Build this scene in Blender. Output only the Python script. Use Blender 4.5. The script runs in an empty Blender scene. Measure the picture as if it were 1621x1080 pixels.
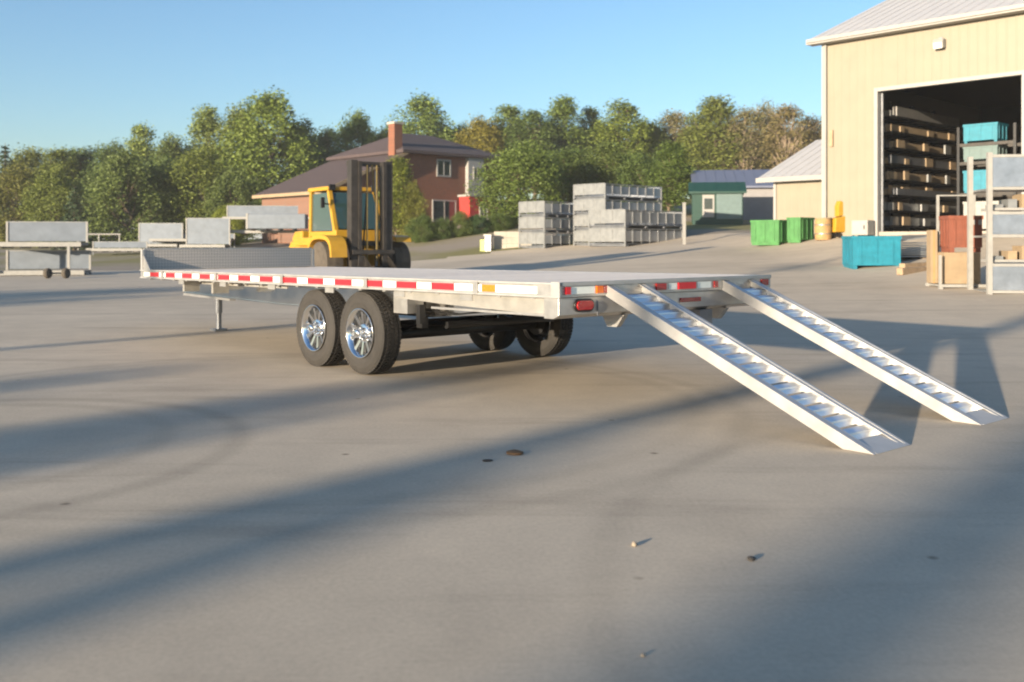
import bpy, bmesh, math, random
from mathutils import Vector, Matrix
R = math.radians
random.seed(7)
scene = bpy.context.scene
COL = scene.collection

# ------------------------------------------------------------------ camera, sky, sun, exposure
CAM_H, F, YH = 1.243, 1560.0, 384.0            # eye height (m), focal length and horizon row of the 1621 px picture
cam = bpy.data.cameras.new('camera'); cam_o = bpy.data.objects.new('camera', cam); COL.objects.link(cam_o)
cam_o.location = (0, 0, CAM_H); cam_o.rotation_euler = (R(90), 0, 0)
cam.sensor_width = 36; cam.lens = 36 * F / 1621; cam.shift_y = -(540 - YH) / 1621
cam.clip_start = .05; cam.clip_end = 3000
cam.dof.use_dof = True; cam.dof.focus_distance = 8.4; cam.dof.aperture_fstop = 2.3
scene.camera = cam_o

SUN_EL = R(7.6)
LD = Vector((.655, .756))                      # where the light travels, on the ground
world = bpy.data.worlds.new('World'); scene.world = world; world.use_nodes = True
wn = world.node_tree; bg = wn.nodes['Background']
sky = wn.nodes.new('ShaderNodeTexSky'); sky.sky_type = 'NISHITA'; sky.sun_disc = False
sky.sun_elevation = SUN_EL; sky.sun_rotation = math.atan2(-LD.x, -LD.y)
sky.air_density = 1.0; sky.dust_density = 1.0; sky.ozone_density = 3.0; sky.altitude = 200
wn.links.new(sky.outputs[0], bg.inputs[0]); bg.inputs[1].default_value = .105
sun = bpy.data.lights.new('sun', 'SUN'); sun.energy = 5.0; sun.angle = R(.53); sun.color = (1.0, .835, .62)
sun_o = bpy.data.objects.new('sun', sun); COL.objects.link(sun_o)
sun_o.rotation_euler = Vector((LD.x * math.cos(SUN_EL), LD.y * math.cos(SUN_EL), -math.sin(SUN_EL))).to_track_quat('-Z', 'Y').to_euler()
sun_o.location = (-20, -20, 30)
scene.view_settings.view_transform = 'Standard'; scene.view_settings.look = 'None'
scene.view_settings.gamma = 1; scene.view_settings.exposure = 1.42
scene.cycles.filter_width = 2.0; scene.cycles.max_bounces = 6; scene.cycles.use_denoising = True

# ------------------------------------------------------------------ terrain height and pixel -> place helpers
def sm(a, b, x):
    t = min(1, max(0, (x - a) / (b - a))); return t * t * (3 - 2 * t)
def softmin(a, b, k=.25):
    h = max(0, min(1, .5 + .5 * (b - a) / k)); return b * (1 - h) + a * h - k * h * (1 - h)
def g(X, Z):
    t = max(0, Z - 13); t = t * t / (t + 2) if t > 0 else 0
    X = min(X, 22)
    base = t * (.004 + .0025 * max(0, X + 8) + .005 * max(0, X - 9)) if Z > 13 else 0
    base = softmin(base, 1.58)
    k = .02 + .06 * sm(-32, 2, X)
    q = max(0, min(Z, 95) - 44); q = q * q / (q + 3) if q > 0 else 0
    return max(0, base) + k * q
def at(px, py, Z):
    return Vector(((px - 810.5) * Z / F, Z, CAM_H - (py - YH) * Z / F))
def onground(px, py, zmin=3, zmax=120):
    Z = zmin
    while Z < zmax:
        p = at(px, py, Z)
        if p.z <= g(p.x, p.y): return Vector((p.x, p.y, g(p.x, p.y)))
        Z += .03
    p = at(px, py, zmax); p.z = g(p.x, p.y); return p
def column(px, Z):
    X = (px - 810.5) * Z / F; return Vector((X, Z, g(X, Z)))
P = Vector((.731, .682, 0)); Q = Vector((-.682, .731, 0))   # the yard's own grid: P away to the right, Q away to the left
YAW_P = math.atan2(P.y, P.x)

# ------------------------------------------------------------------ materials
def mat(name, col, rough=.6, metal=0, var=.12, scale=6, bump=0, bscale=60, spec=.5, emit=None, coat=0):
    m = bpy.data.materials.new(name); m.use_nodes = True
    n = m.node_tree.nodes; l = m.node_tree.links; b = n['Principled BSDF']
    b.inputs['Roughness'].default_value = rough; b.inputs['Metallic'].default_value = metal
    b.inputs['Specular IOR Level'].default_value = spec
    if coat: b.inputs['Coat Weight'].default_value = coat
    tc = n.new('ShaderNodeTexCoord')
    if var:
        no = n.new('ShaderNodeTexNoise'); no.inputs['Scale'].default_value = scale; no.inputs['Detail'].default_value = 5; no.inputs['Roughness'].default_value = .65
        l.new(tc.outputs['Object'], no.inputs['Vector'])
        rp = n.new('ShaderNodeValToRGB')
        rp.color_ramp.elements[0].position = .3; rp.color_ramp.elements[1].position = .72
        rp.color_ramp.elements[0].color = tuple(c * (1 - var) for c in col) + (1,)
        rp.color_ramp.elements[1].color = tuple(min(1, c * (1 + var)) for c in col) + (1,)
        l.new(no.outputs['Fac'], rp.inputs[0]); l.new(rp.outputs[0], b.inputs['Base Color'])
        mr = n.new('ShaderNodeMapRange'); mr.inputs['To Min'].default_value = max(0, rough - .1); mr.inputs['To Max'].default_value = min(1, rough + .12)
        l.new(no.outputs['Fac'], mr.inputs[0]); l.new(mr.outputs[0], b.inputs['Roughness'])
    else:
        b.inputs['Base Color'].default_value = tuple(col) + (1,)
    if bump:
        nb = n.new('ShaderNodeTexNoise'); nb.inputs['Scale'].default_value = bscale; nb.inputs['Detail'].default_value = 4
        l.new(tc.outputs['Object'], nb.inputs['Vector'])
        bp = n.new('ShaderNodeBump'); bp.inputs['Strength'].default_value = bump; bp.inputs['Distance'].default_value = .01
        l.new(nb.outputs['Fac'], bp.inputs['Height']); l.new(bp.outputs[0], b.inputs['Normal'])
    if emit:
        b.inputs['Emission Color'].default_value = tuple(emit[:3]) + (1,); b.inputs['Emission Strength'].default_value = emit[3]
    return m
M = {}
M['skirt'] = mat('dull_aluminium_skirt', (.36, .345, .315), .42, .5, .14, 6)
M['alu'] = mat('brushed_aluminium', (.47, .46, .445), .36, .7, .14, 7, .08, 90)
M['alu_white'] = mat('bright_aluminium', (.42, .415, .405), .40, .45, .14, 5)
M['rung'] = mat('rung_aluminium', (.66, .69, .74), .40, .85, .06, 8)
M['beam'] = mat('mill_finish_beam', (.84, .83, .81), .14, 1, .04, 5)
M['deck'] = mat('deck_aluminium', (.50, .47, .45), .42, .6, .14, 3, .15, 30)
M['polish'] = mat('polished_aluminium', (.86, .87, .88), .10, 1, .03, 12)
M['galv'] = mat('galvanised_steel', (.27, .275, .275), .38, .5, .16, 5, .1, 30)
M['left_panel'] = mat('sky_tinted_sheet', (.15, .175, .21), .45, .2, .12, 3)  # blue-grey base paints in the sky reflected by the metal
M['left_deck'] = mat('dull_aluminium_deck', (.17, .165, .16), .5, .2, .12, 3)
M['galv_panel'] = mat('bright_galvanised_sheet', (.42, .46, .52), .34, .8, .14, 4)
M['silver'] = mat('silvery_side_sheet', (.44, .46, .49), .36, .8, .12, 4)
M['galv_dk'] = mat('weathered_galvanised', (.22, .23, .25), .42, .7, .2, 5, .1, 30)
M['whitepaint'] = mat('white_painted_steel', (.27, .265, .25), .5, 0, .10, 8)
M['black'] = mat('black_paint', (.012, .012, .013), .42, 0, .2, 10)
M['dark'] = mat('recess_shade', (.015, .016, .018), .6, 0, .1, 10)  # near-black, paints the shade in the wheel openings
M['rubber'] = mat('tyre_rubber', (.030, .027, .024), .8, 0, .3, 9, .25, 60)
M['redtape'] = mat('red_reflective_tape', (.56, .02, .03), .32, 0, .06, 40)
M['whtape'] = mat('white_reflective_tape', (.78, .82, .77), .35, 0, .05, 40)
M['orangetape'] = mat('amber_lens', (.75, .16, .02), .25, 0, .05, 40)
M['redlens'] = mat('red_lamp_lens', (.30, .008, .010), .15, 0, .2, 60, .5, 160, coat=.5)
M['yellow'] = mat('yellow_machine_paint', (.40, .225, .018), .42, 0, .12, 4)
M['mast'] = mat('greasy_mast_steel', (.045, .040, .036), .5, .35, .35, 5)
M['brassy'] = mat('hose_and_chain', (.20, .15, .06), .5, .3, .3, 10)
M['mudtyre'] = mat('dusty_tyre', (.075, .062, .048), .9, 0, .3, 5, .3, 40)
M['teal'] = mat('teal_paint', (.010, .165, .235), .5, 0, .22, 5)
M['paleteal'] = mat('pale_teal_paint', (.10, .15, .15), .55, 0, .12, 4)
M['green'] = mat('green_bin_paint', (.045, .165, .045), .5, 0, .25, 5)
M['greendk'] = mat('green_shed_paint', (.007, .042, .030), .5, 0, .12, 4)
M['wood'] = mat('weathered_timber', (.30, .215, .135), .8, 0, .25, 5, .3, 25)
M['carton'] = mat('brown_cardboard', (.27, .20, .125), .85, 0, .14, 5)
M['brown'] = mat('brown_drum_fibre', (.33, .20, .085), .75, 0, .2, 6)
M['rust'] = mat('red_oxide_paint', (.19, .06, .035), .65, 0, .18, 6)
M['cream'] = mat('cream_steel_siding', (.226, .198, .148), .5, 0, .05, 1.5)
M['trim'] = mat('white_trim', (.275, .268, .255), .5, 0, .06, 4)
M['roofwhite'] = mat('pale_steel_roof', (.42, .42, .43), .55, 0, .06, 2)
M['roofblue'] = mat('slate_blue_steel_roof', (.125, .14, .20), .5, .1, .1, 2)
M['shingle'] = mat('brown_shingles', (.060, .042, .043), .85, 0, .2, 3, .4, 12)
M['greysiding'] = mat('grey_siding', (.23, .22, .225), .7, 0, .1, 2)
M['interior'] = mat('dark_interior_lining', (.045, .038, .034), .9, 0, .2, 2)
M['slab'] = mat('interior_slab', (.30, .27, .23), .85, 0, .12, 2)
M['redpaint'] = mat('red_porch_paint', (.32, .03, .025), .5, 0, .1, 3)
M['stone'] = mat('pebble', (.30, .25, .19), .8, 0, .3, 40)
M['darkstone'] = mat('dark_pebble', (.045, .04, .035), .8, 0, .3, 40)
M['leafdry'] = mat('dry_leaf', (.16, .085, .035), .8, 0, .3, 40)
M['pole'] = mat('creosoted_pole', (.14, .10, .07), .85, 0, .25, 4)
M['concrete_block'] = mat('concrete_block', (.36, .33, .28), .85, 0, .16, 3, .3, 30)
M['lime'] = mat('yellow_green_plastic', (.35, .42, .07), .5, 0, .1, 5)

def glass(name, col, rough=.06):
    m = bpy.data.materials.new(name); m.use_nodes = True
    b = m.node_tree.nodes['Principled BSDF']
    b.inputs['Base Color'].default_value = tuple(col) + (1,); b.inputs['Roughness'].default_value = rough
    b.inputs['Specular IOR Level'].default_value = .8; b.inputs['Coat Weight'].default_value = .6; b.inputs['Coat Roughness'].default_value = .03
    return m
M['glass'] = glass('window_glass', (.02, .03, .035))
M['tint'] = glass('cab_glass', (.025, .055, .055))
M['lampglass'] = glass('lamp_glass', (.55, .55, .52), .2)

def brick_mat():
    m = mat('house_brick', (.30, .12, .07), .85, 0, .2, 3)
    n = m.node_tree.nodes; l = m.node_tree.links; b = n['Principled BSDF']
    tc = n.new('ShaderNodeTexCoord'); mp = n.new('ShaderNodeMapping'); mp.inputs['Rotation'].default_value = (R(90), 0, 0)
    br = n.new('ShaderNodeTexBrick'); br.inputs['Scale'].default_value = 4.5; br.inputs['Mortar Size'].default_value = .02
    br.inputs['Color1'].default_value = (.21, .072, .036, 1); br.inputs['Color2'].default_value = (.15, .054, .030, 1); br.inputs['Mortar'].default_value = (.15, .11, .085, 1)
    l.new(tc.outputs['Object'], mp.inputs[0]); l.new(mp.outputs[0], br.inputs['Vector'])
    l.new(br.outputs['Color'], b.inputs['Base Color'])
    return m
M['brick'] = brick_mat()

def diamond_plate():
    m = mat('diamond_plate', (.40, .41, .42), .5, .25, .1, 5)
    n = m.node_tree.nodes; l = m.node_tree.links; b = n['Principled BSDF']
    tc = n.new('ShaderNodeTexCoord'); mp = n.new('ShaderNodeMapping'); mp.inputs['Rotation'].default_value = (R(45), 0, 0); mp.inputs['Scale'].default_value = (1, 1, 1)
    ck = n.new('ShaderNodeTexChecker'); ck.inputs['Scale'].default_value = 30
    l.new(tc.outputs['Object'], mp.inputs[0]); l.new(mp.outputs[0], ck.inputs['Vector'])
    ck.inputs['Scale'].default_value = 34; ck.inputs['Color1'].default_value = (.40, .37, .34, 1); ck.inputs['Color2'].default_value = (.50, .46, .42, 1); l.new(ck.outputs['Color'], b.inputs['Base Color'])
    bp = n.new('ShaderNodeBump'); bp.inputs['Strength'].default_value = .8; bp.inputs['Distance'].default_value = .004
    l.new(ck.outputs['Fac'], bp.inputs['Height']); l.new(bp.outputs[0], b.inputs['Normal'])
    return m
M['diamond'] = diamond_plate()

def concrete_mat():
    m = bpy.data.materials.new('worn_concrete'); m.use_nodes = True
    n = m.node_tree.nodes; l = m.node_tree.links; b = n['Principled BSDF']
    tc = n.new('ShaderNodeTexCoord')
    def noise(sc, det=6, ro=.6, dist=0, stretch=None):
        t = n.new('ShaderNodeTexNoise'); t.inputs['Scale'].default_value = sc; t.inputs['Detail'].default_value = det; t.inputs['Roughness'].default_value = ro; t.inputs['Distortion'].default_value = dist
        if stretch:
            mp = n.new('ShaderNodeMapping'); mp.inputs['Scale'].default_value = stretch[:3]; mp.inputs['Rotation'].default_value = (0, 0, stretch[3])
            l.new(tc.outputs['Object'], mp.inputs[0]); l.new(mp.outputs[0], t.inputs['Vector'])
        else: l.new(tc.outputs['Object'], t.inputs['Vector'])
        return t
    def ramp(src, p0, c0, p1, c1):
        r = n.new('ShaderNodeValToRGB'); e = r.color_ramp.elements
        e[0].position = p0; e[0].color = c0 + (1,); e[1].position = p1; e[1].color = c1 + (1,)
        l.new(src, r.inputs[0]); return r
    def mul(a, c, fac=1, mode='MULTIPLY'):
        x = n.new('ShaderNodeMix'); x.data_type = 'RGBA'; x.blend_type = mode; x.inputs[0].default_value = fac
        l.new(a, x.inputs[6]); l.new(c, x.inputs[7]); return x.outputs[2]
    big = ramp(noise(.22, 5, .55).outputs['Fac'], .3, (.52, .44, .335), .7, (.66, .56, .43))
    mid = ramp(noise(1.7, 8, .7, .4).outputs['Fac'], .25, (.80, .80, .81), .75, (1, 1, 1))
    fine = ramp(noise(45, 8, .8).outputs['Fac'], .32, (.78, .78, .79), .60, (1, 1, 1))
    scuff = ramp(noise(1.0, 6, .6, .3, (.25, 2.6, 1, R(40))).outputs['Fac'], .28, (.80, .79, .79), .46, (1, 1, 1))
    c = mul(big.outputs[0], mid.outputs[0]); c = mul(c, fine.outputs[0]); c = mul(c, scuff.outputs[0])
    vo = n.new('ShaderNodeTexVoronoi'); vo.inputs['Scale'].default_value = 1.6; vo.inputs['Randomness'].default_value = 1
    l.new(tc.outputs['Object'], vo.inputs['Vector'])
    spots = ramp(vo.outputs['Distance'], .015, (.42, .40, .38), .05, (1, 1, 1))
    c = mul(c, spots.outputs[0])
    # faint turning-tyre arcs
    for (cx, cy, r0, st) in ((-3.6, 5.9, 1.9, .15), (-3.75, 6.0, 1.55, .11), (-1.7, 7.6, 3.4, .09), (-1.7, 7.7, 3.1, .07), (4.5, 3.2, 4.2, .08)):
        mp = n.new('ShaderNodeMapping'); mp.inputs['Location'].default_value = (-cx, -cy, 0)
        l.new(tc.outputs['Object'], mp.inputs[0])
        ln = n.new('ShaderNodeVectorMath'); ln.operation = 'LENGTH'; l.new(mp.outputs[0], ln.inputs[0])
        sb = n.new('ShaderNodeMath'); sb.operation = 'SUBTRACT'; sb.inputs[1].default_value = r0; l.new(ln.outputs['Value'], sb.inputs[0])
        ab = n.new('ShaderNodeMath'); ab.operation = 'ABSOLUTE'; l.new(sb.outputs[0], ab.inputs[0])
        rr = ramp(ab.outputs[0], .03, (1 - st,) * 3, .12, (1, 1, 1)); c = mul(c, rr.outputs[0])
    l.new(c, b.inputs['Base Color']); b.inputs['Roughness'].default_value = .88; b.inputs['Specular IOR Level'].default_value = .25
    nb = noise(120, 5, .7); bp = n.new('ShaderNodeBump'); bp.inputs['Strength'].default_value = .12; bp.inputs['Distance'].default_value = .004
    l.new(nb.outputs['Fac'], bp.inputs['Height']); l.new(bp.outputs[0], b.inputs['Normal'])
    return m
def earth_mat():
    m = bpy.data.materials.new('grass_and_gravel'); m.use_nodes = True
    n = m.node_tree.nodes; l = m.node_tree.links; b = n['Principled BSDF']
    tc = n.new('ShaderNodeTexCoord')
    a = n.new('ShaderNodeTexNoise'); a.inputs['Scale'].default_value = .09; a.inputs['Detail'].default_value = 4
    f = n.new('ShaderNodeTexNoise'); f.inputs['Scale'].default_value = 5; f.inputs['Detail'].default_value = 8; f.inputs['Roughness'].default_value = .75
    l.new(tc.outputs['Object'], a.inputs['Vector']); l.new(tc.outputs['Object'], f.inputs['Vector'])
    r1 = n.new('ShaderNodeValToRGB'); r1.color_ramp.elements[0].color = (.10, .10, .025, 1); r1.color_ramp.elements[1].color = (.22, .19, .06, 1)
    r2 = n.new('ShaderNodeValToRGB'); r2.color_ramp.elements[0].color = (.16, .13, .10, 1); r2.color_ramp.elements[1].color = (.31, .26, .20, 1)
    l.new(f.outputs['Fac'], r1.inputs[0]); l.new(f.outputs['Fac'], r2.inputs[0])
    st = n.new('ShaderNodeValToRGB'); st.color_ramp.elements[0].position = .44; st.color_ramp.elements[1].position = .56
    l.new(a.outputs['Fac'], st.inputs[0])
    x = n.new('ShaderNodeMix'); x.data_type = 'RGBA'; l.new(st.outputs[0], x.inputs[0]); l.new(r1.outputs[0], x.inputs[6]); l.new(r2.outputs[0], x.inputs[7])
    l.new(x.outputs[2], b.inputs['Base Color']); b.inputs['Roughness'].default_value = .95
    return m
M['concrete'] = concrete_mat(); M['earth'] = earth_mat()

def leaf_mat(name, dark, light):
    m = bpy.data.materials.new(name); m.use_nodes = True
    n = m.node_tree.nodes; l = m.node_tree.links; b = n['Principled BSDF']
    ge = n.new('ShaderNodeNewGeometry'); oi = n.new('ShaderNodeObjectInfo')
    r = n.new('ShaderNodeValToRGB'); r.color_ramp.elements[0].color = dark + (1,); r.color_ramp.elements[1].color = light + (1,)
    l.new(ge.outputs['Random Per Island'], r.inputs[0])
    x = n.new('ShaderNodeMix'); x.data_type = 'RGBA'; x.blend_type = 'MULTIPLY'; x.inputs[0].default_value = 1
    l.new(r.outputs[0], x.inputs[6]); l.new(oi.outputs['Color'], x.inputs[7])
    l.new(x.outputs[2], b.inputs['Base Color']); b.inputs['Roughness'].default_value = .6; b.inputs['Specular IOR Level'].default_value = .3
    tr = n.new('ShaderNodeBsdfTranslucent'); l.new(x.outputs[2], tr.inputs[0])
    ms = n.new('ShaderNodeMixShader'); ms.inputs[0].default_value = .25
    l.new(b.outputs[0], ms.inputs[1]); l.new(tr.outputs[0], ms.inputs[2]); l.new(ms.outputs[0], n['Material Output'].inputs[0])
    return m
M['leaf'] = leaf_mat('tree_leaves', (.070, .100, .024), (.145, .190, .048))
M['needle'] = leaf_mat('spruce_needles', (.030, .055, .024), (.075, .115, .052))
M['sparse'] = leaf_mat('thin_autumn_leaves', (.105, .105, .038), (.225, .20, .082))
M['bark'] = mat('bark', (.12, .09, .06), .9, 0, .3, 8)
M['palebark'] = mat('pale_bark', (.27, .21, .15), .9, 0, .25, 6)

# ------------------------------------------------------------------ mesh builder
class MB:
    def __init__(s): s.v = []; s.f = []
    def add(s, vs, fs):
        o = len(s.v); s.v += [tuple(v) for v in vs]; s.f += [tuple(i + o for i in f) for f in fs]; return s
    def box(s, c, d, rot=None):
        x, y, z = (k / 2 for k in d)
        vs = [Vector((a, b, e)) for e in (-z, z) for a, b in ((-x, -y), (x, -y), (x, y), (-x, y))]
        if rot is not None: vs = [rot @ v for v in vs]
        vs = [v + Vector(c) for v in vs]
        return s.add(vs, [(0, 3, 2, 1), (4, 5, 6, 7), (0, 1, 5, 4), (1, 2, 6, 5), (2, 3, 7, 6), (3, 0, 4, 7)])
    def span(s, x0, x1, y0, y1, z0, z1):
        return s.box(((x0 + x1) / 2, (y0 + y1) / 2, (z0 + z1) / 2), (x1 - x0, y1 - y0, z1 - z0))
    def bar(s, p0, p1, w, h):
        p0, p1 = Vector(p0), Vector(p1); d = p1 - p0
        rot = d.to_track_quat('X', 'Z').to_matrix()
        return s.box((p0 + p1) / 2, (d.length, w, h), rot)
    def prism(s, poly, a, b, axis='Y'):
        n = len(poly)
        def pt(p, t): return {'Y': (p[0], t, p[1]), 'X': (t, p[0], p[1]), 'Z': (p[0], p[1], t)}[axis]
        vs = [pt(p, a) for p in poly] + [pt(p, b) for p in poly]
        return s.add(vs, [tuple(range(n)), tuple(range(2 * n - 1, n - 1, -1))] + [(i, (i + 1) % n, n + (i + 1) % n, n + i) for i in range(n)])
    def tube(s, p0, p1, r0, r1=None, n=10, cap=True):
        p0, p1 = Vector(p0), Vector(p1); r1 = r0 if r1 is None else r1
        q = (p1 - p0).to_track_quat('Z', 'Y')
        vs = []
        for p, r in ((p0, r0), (p1, r1)):
            for i in range(n):
                a = 2 * math.pi * i / n; vs.append(p + q @ Vector((r * math.cos(a), r * math.sin(a), 0)))
        fs = [(i, (i + 1) % n, n + (i + 1) % n, n + i) for i in range(n)]
        if cap: fs += [tuple(range(n - 1, -1, -1)), tuple(range(n, 2 * n))]
        return s.add(vs, fs)
    def path(s, pts, r, n=8):
        for a, b in zip(pts, pts[1:]): s.tube(a, b, r, r, n)
        return s
    def lathe(s, prof, n=40, axis='Y', closed=False):
        m = len(prof); vs = []
        for i in range(n):
            a = 2 * math.pi * i / n; c, d = math.cos(a), math.sin(a)
            for (t, r) in prof: vs.append({'Y': (r * c, t, r * d), 'Z': (r * c, r * d, t)}[axis])
        fs = []
        for i in range(n):
            k = (i + 1) % n
            for j in range(m if closed else m - 1):
                j2 = (j + 1) % m; fs.append((i * m + j, i * m + j2, k * m + j2, k * m + j))
        return s.add(vs, fs)
    def mesh(s, name, material, smooth=False):
        me = bpy.data.meshes.new(name); me.from_pydata(s.v, [], s.f)
        bm = bmesh.new(); bm.from_mesh(me); bmesh.ops.recalc_face_normals(bm, faces=bm.faces); bm.to_mesh(me); bm.free()
        if smooth:
            for p in me.polygons: p.use_smooth = True
        me.materials.append(M[material]); return me
    def build(s, name, material, parent=None, loc=None, rotz=None, smooth=False, bevel=0):
        return link(name, s.mesh(name, material, smooth), parent, loc, rotz, bevel)
def link(name, me, parent=None, loc=None, rotz=None, bevel=0):
    o = bpy.data.objects.new(name, me); COL.objects.link(o); o.parent = parent
    if loc is not None: o.location = loc
    if rotz is not None: o.rotation_euler = (0, 0, rotz)
    if bevel:
        b = o.modifiers.new('edge', 'BEVEL'); b.width = bevel; b.segments = 2; b.limit_method = 'ANGLE'; b.angle_limit = R(50)
    return o
def tag(o, label, cat, group=None):
    o['label'] = label; o['category'] = cat
    if group: o['group'] = group
    return o
def thing(name, label, cat, loc, rotz=0, group=None):
    o = bpy.data.objects.new(name, None); COL.objects.link(o); o.empty_display_size = .3
    o.location = loc; o.rotation_euler = (0, 0, rotz)
    return tag(o, label, cat, group)
def struct(o): o['kind'] = 'structure'; return o
def kids(o): return [c for c in bpy.data.objects if c.parent == o]
def copy_tree(o, parent=None):
    c = o.copy(); COL.objects.link(c); c.parent = parent
    for ch in kids(o): copy_tree(ch, c)
    return c

# ------------------------------------------------------------------ ground
def axis(lo, hi, fine_lo, fine_hi, st):
    a = []; x = fine_lo
    while x <= fine_hi + 1e-6: a.append(x); x += st
    s = st
    while a[-1] < hi: s *= 1.35; a.append(a[-1] + s)
    s = st
    while a[0] > lo: s *= 1.35; a.insert(0, a[0] - s)
    return a
AX = axis(-900, 900, -48, 32, 1.0); AY = axis(-300, 1500, -20, 100, 1.0)
def sheet(name, xs, ys, dz, m):
    b = MB(); nx = len(xs)
    b.v = [(x, y, g(x, y) + dz) for y in ys for x in xs]
    b.f = [(j * nx + i, j * nx + i + 1, (j + 1) * nx + i + 1, (j + 1) * nx + i) for j in range(len(ys) - 1) for i in range(nx - 1)]
    return struct(b.build(name, m, smooth=True))
sheet('ground', AX, AY, -.03, 'earth')
def yard():
    b = MB(); xs = [x for x in AX if -70 <= x <= 40]; ys = [y for y in AY if -70 <= y <= 62]; nx = len(xs)
    b.v = [(x, y, g(x, y)) for y in ys for x in xs]
    for j in range(len(ys) - 1):
        for i in range(nx - 1):
            lim = 40 + 7 * sm(-14, 2, xs[i]) - 6 * sm(-22, -40, xs[i])
            if ys[j] < lim: b.f.append((j * nx + i, j * nx + i + 1, (j + 1) * nx + i + 1, (j + 1) * nx + i))
    return struct(b.build('concrete_yard', 'concrete', smooth=True))
yard()

# ------------------------------------------------------------------ steel shed with the open door
SH = Vector((11.48, 36.35, 0)); SB = 1.60     # left front corner; slab level
YAW_W = math.atan2(-Q.y, -Q.x)                 # local x runs along the front wall to the right, local y goes inside (P)
shed = thing('steel_shed', 'tall cream steel shed with a big open door and pale roof', 'building', (SH.x, SH.y, SB), YAW_W)
# local frame: x = -Q, y = P
W_L, W_D, EV = 19.0, 14.0, 7.12; DX0, DX1, DH = 2.13, 6.93, 4.97; PITCH = .41
def siding(x0, x1, z0, z1):
    b = MB(); prof = []; x = x0; w = .3; k = 0
    prof.append((x0, 0))
    while x + w <= x1 + .01:
        prof += [(x + w * .42, 0), (x + w * .46, -.007), (x + w * .59, -.007), (x + w * .63, 0)]; x += w
    prof.append((x1, 0))
    n = len(prof)
    b.v = [(p[0], p[1], z) for z in (z0, z1) for p in prof]; b.f = [(i, i + 1, n + i + 1, n + i) for i in range(n - 1)]
    return b
x = .0
while x < W_L - .1:
    x1 = min(x + .9, W_L)
    segs = [(x, x1, -.6, EV)]
    if x1 > DX0 and x < DX1:
        segs = []
        if x < DX0: segs.append((x, DX0, -.6, EV))
        segs.append((max(x, DX0), min(x1, DX1), DH, EV))
        if x1 > DX1: segs.append((DX1, x1, -.6, EV))
    for sgm in segs:
        if sgm[1] - sgm[0] > .05: siding(*sgm).build('siding_panel', 'cream', shed)
    x = x1
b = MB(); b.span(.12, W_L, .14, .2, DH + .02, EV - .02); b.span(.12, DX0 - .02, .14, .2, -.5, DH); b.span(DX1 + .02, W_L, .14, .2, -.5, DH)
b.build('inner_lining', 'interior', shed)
rz = W_D / 2 * PITCH
for nm, xx in (('side_wall', .06), ('side_wall', W_L - .06)):
    MB().prism([(.0, -.6), (W_D, -.6), (W_D, EV), (W_D / 2, EV + rz - .03), (0, EV)], xx - .05, xx + .05, 'X').build(nm, 'cream', shed)
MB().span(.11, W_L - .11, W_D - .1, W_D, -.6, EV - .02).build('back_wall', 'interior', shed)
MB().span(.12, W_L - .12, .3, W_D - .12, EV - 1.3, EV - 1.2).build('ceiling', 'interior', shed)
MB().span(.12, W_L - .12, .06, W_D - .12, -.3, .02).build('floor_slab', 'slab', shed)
def roof_plane(parent, x0, x1, y0, y1, z0, pitch, m, name='roof', th=.09, rib=.45):
    b = MB()
    def zz(y): return z0 + (y - y0) * pitch
    b.add([(x0, y0, zz(y0)), (x1, y0, zz(y0)), (x1, y1, zz(y1)), (x0, y1, zz(y1)), (x0, y0, zz(y0) - th), (x1, y0, zz(y0) - th), (x1, y1, zz(y1) - th), (x0, y1, zz(y1) - th)],
          [(0, 1, 2, 3), (7, 6, 5, 4), (0, 4, 5, 1), (1, 5, 6, 2), (2, 6, 7, 3), (3, 7, 4, 0)])
    r = b.build(name, m, parent)
    if rib:
        c = MB(); x = x0 + rib / 2
        while x < x1:
            c.bar((x, y0 + .01, zz(y0) + .012), (x, y1 - .01, zz(y1) + .012), .04, .012); x += rib
        s_ = c.build('roof_ribs', m, r); s_['kind'] = 'stuff'
    return r
roof_plane(shed, -.42, W_L + .4, -.4, W_D / 2, EV - .02, PITCH, 'roofwhite')
b = MB(); roofb = roof_plane(shed, -.42, W_L + .4, W_D / 2 + .002, W_D + .4, EV + rz + .12, -PITCH, 'roofwhite', rib=0)
MB().span(-.44, W_L + .4, -.46, -.405, EV - .20, EV - .0).build('eave_fascia', 'trim', shed)
MB().span(-.41, W_L + .38, -.40, -.03, EV - .20, EV - .16).build('soffit', 'trim', shed)
MB().span(-.03, .09, -.06, .06, -.6, EV - .2).build('corner_trim', 'trim', shed)
MB().span(DX0 - .13, DX0 - .0, -.07, .14, -.3, DH + .13).build('door_jamb', 'trim', shed)
MB().span(DX1, DX1 + .13, -.07, .14, -.3, DH + .13).build('door_jamb', 'trim', shed)
MB().span(DX0 + .003, DX1 - .003, -.065, .14, DH, DH + .13).build('door_header', 'trim', shed)
MB().span(.28, .42, -.09, -.012, 3.15, 3.75).build('junction_box', 'wood', shed)
MB().tube((.14, -.10, -.3), (.14, -.10, EV - .22), .045, n=10).build('downpipe', 'trim', shed)
MB().span(-.40, W_L + .38, -.53, -.462, EV - .14, EV - .02).build('gutter', 'trim', shed)
MB().span(DX0 + .02, DX0 + .09, .16, .24, .03, DH - .05).build('door_track', 'galv_dk', shed)
MB().span(DX1 - .09, DX1 - .02, .16, .24, .03, DH - .05).build('door_track', 'galv_dk', shed)
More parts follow.
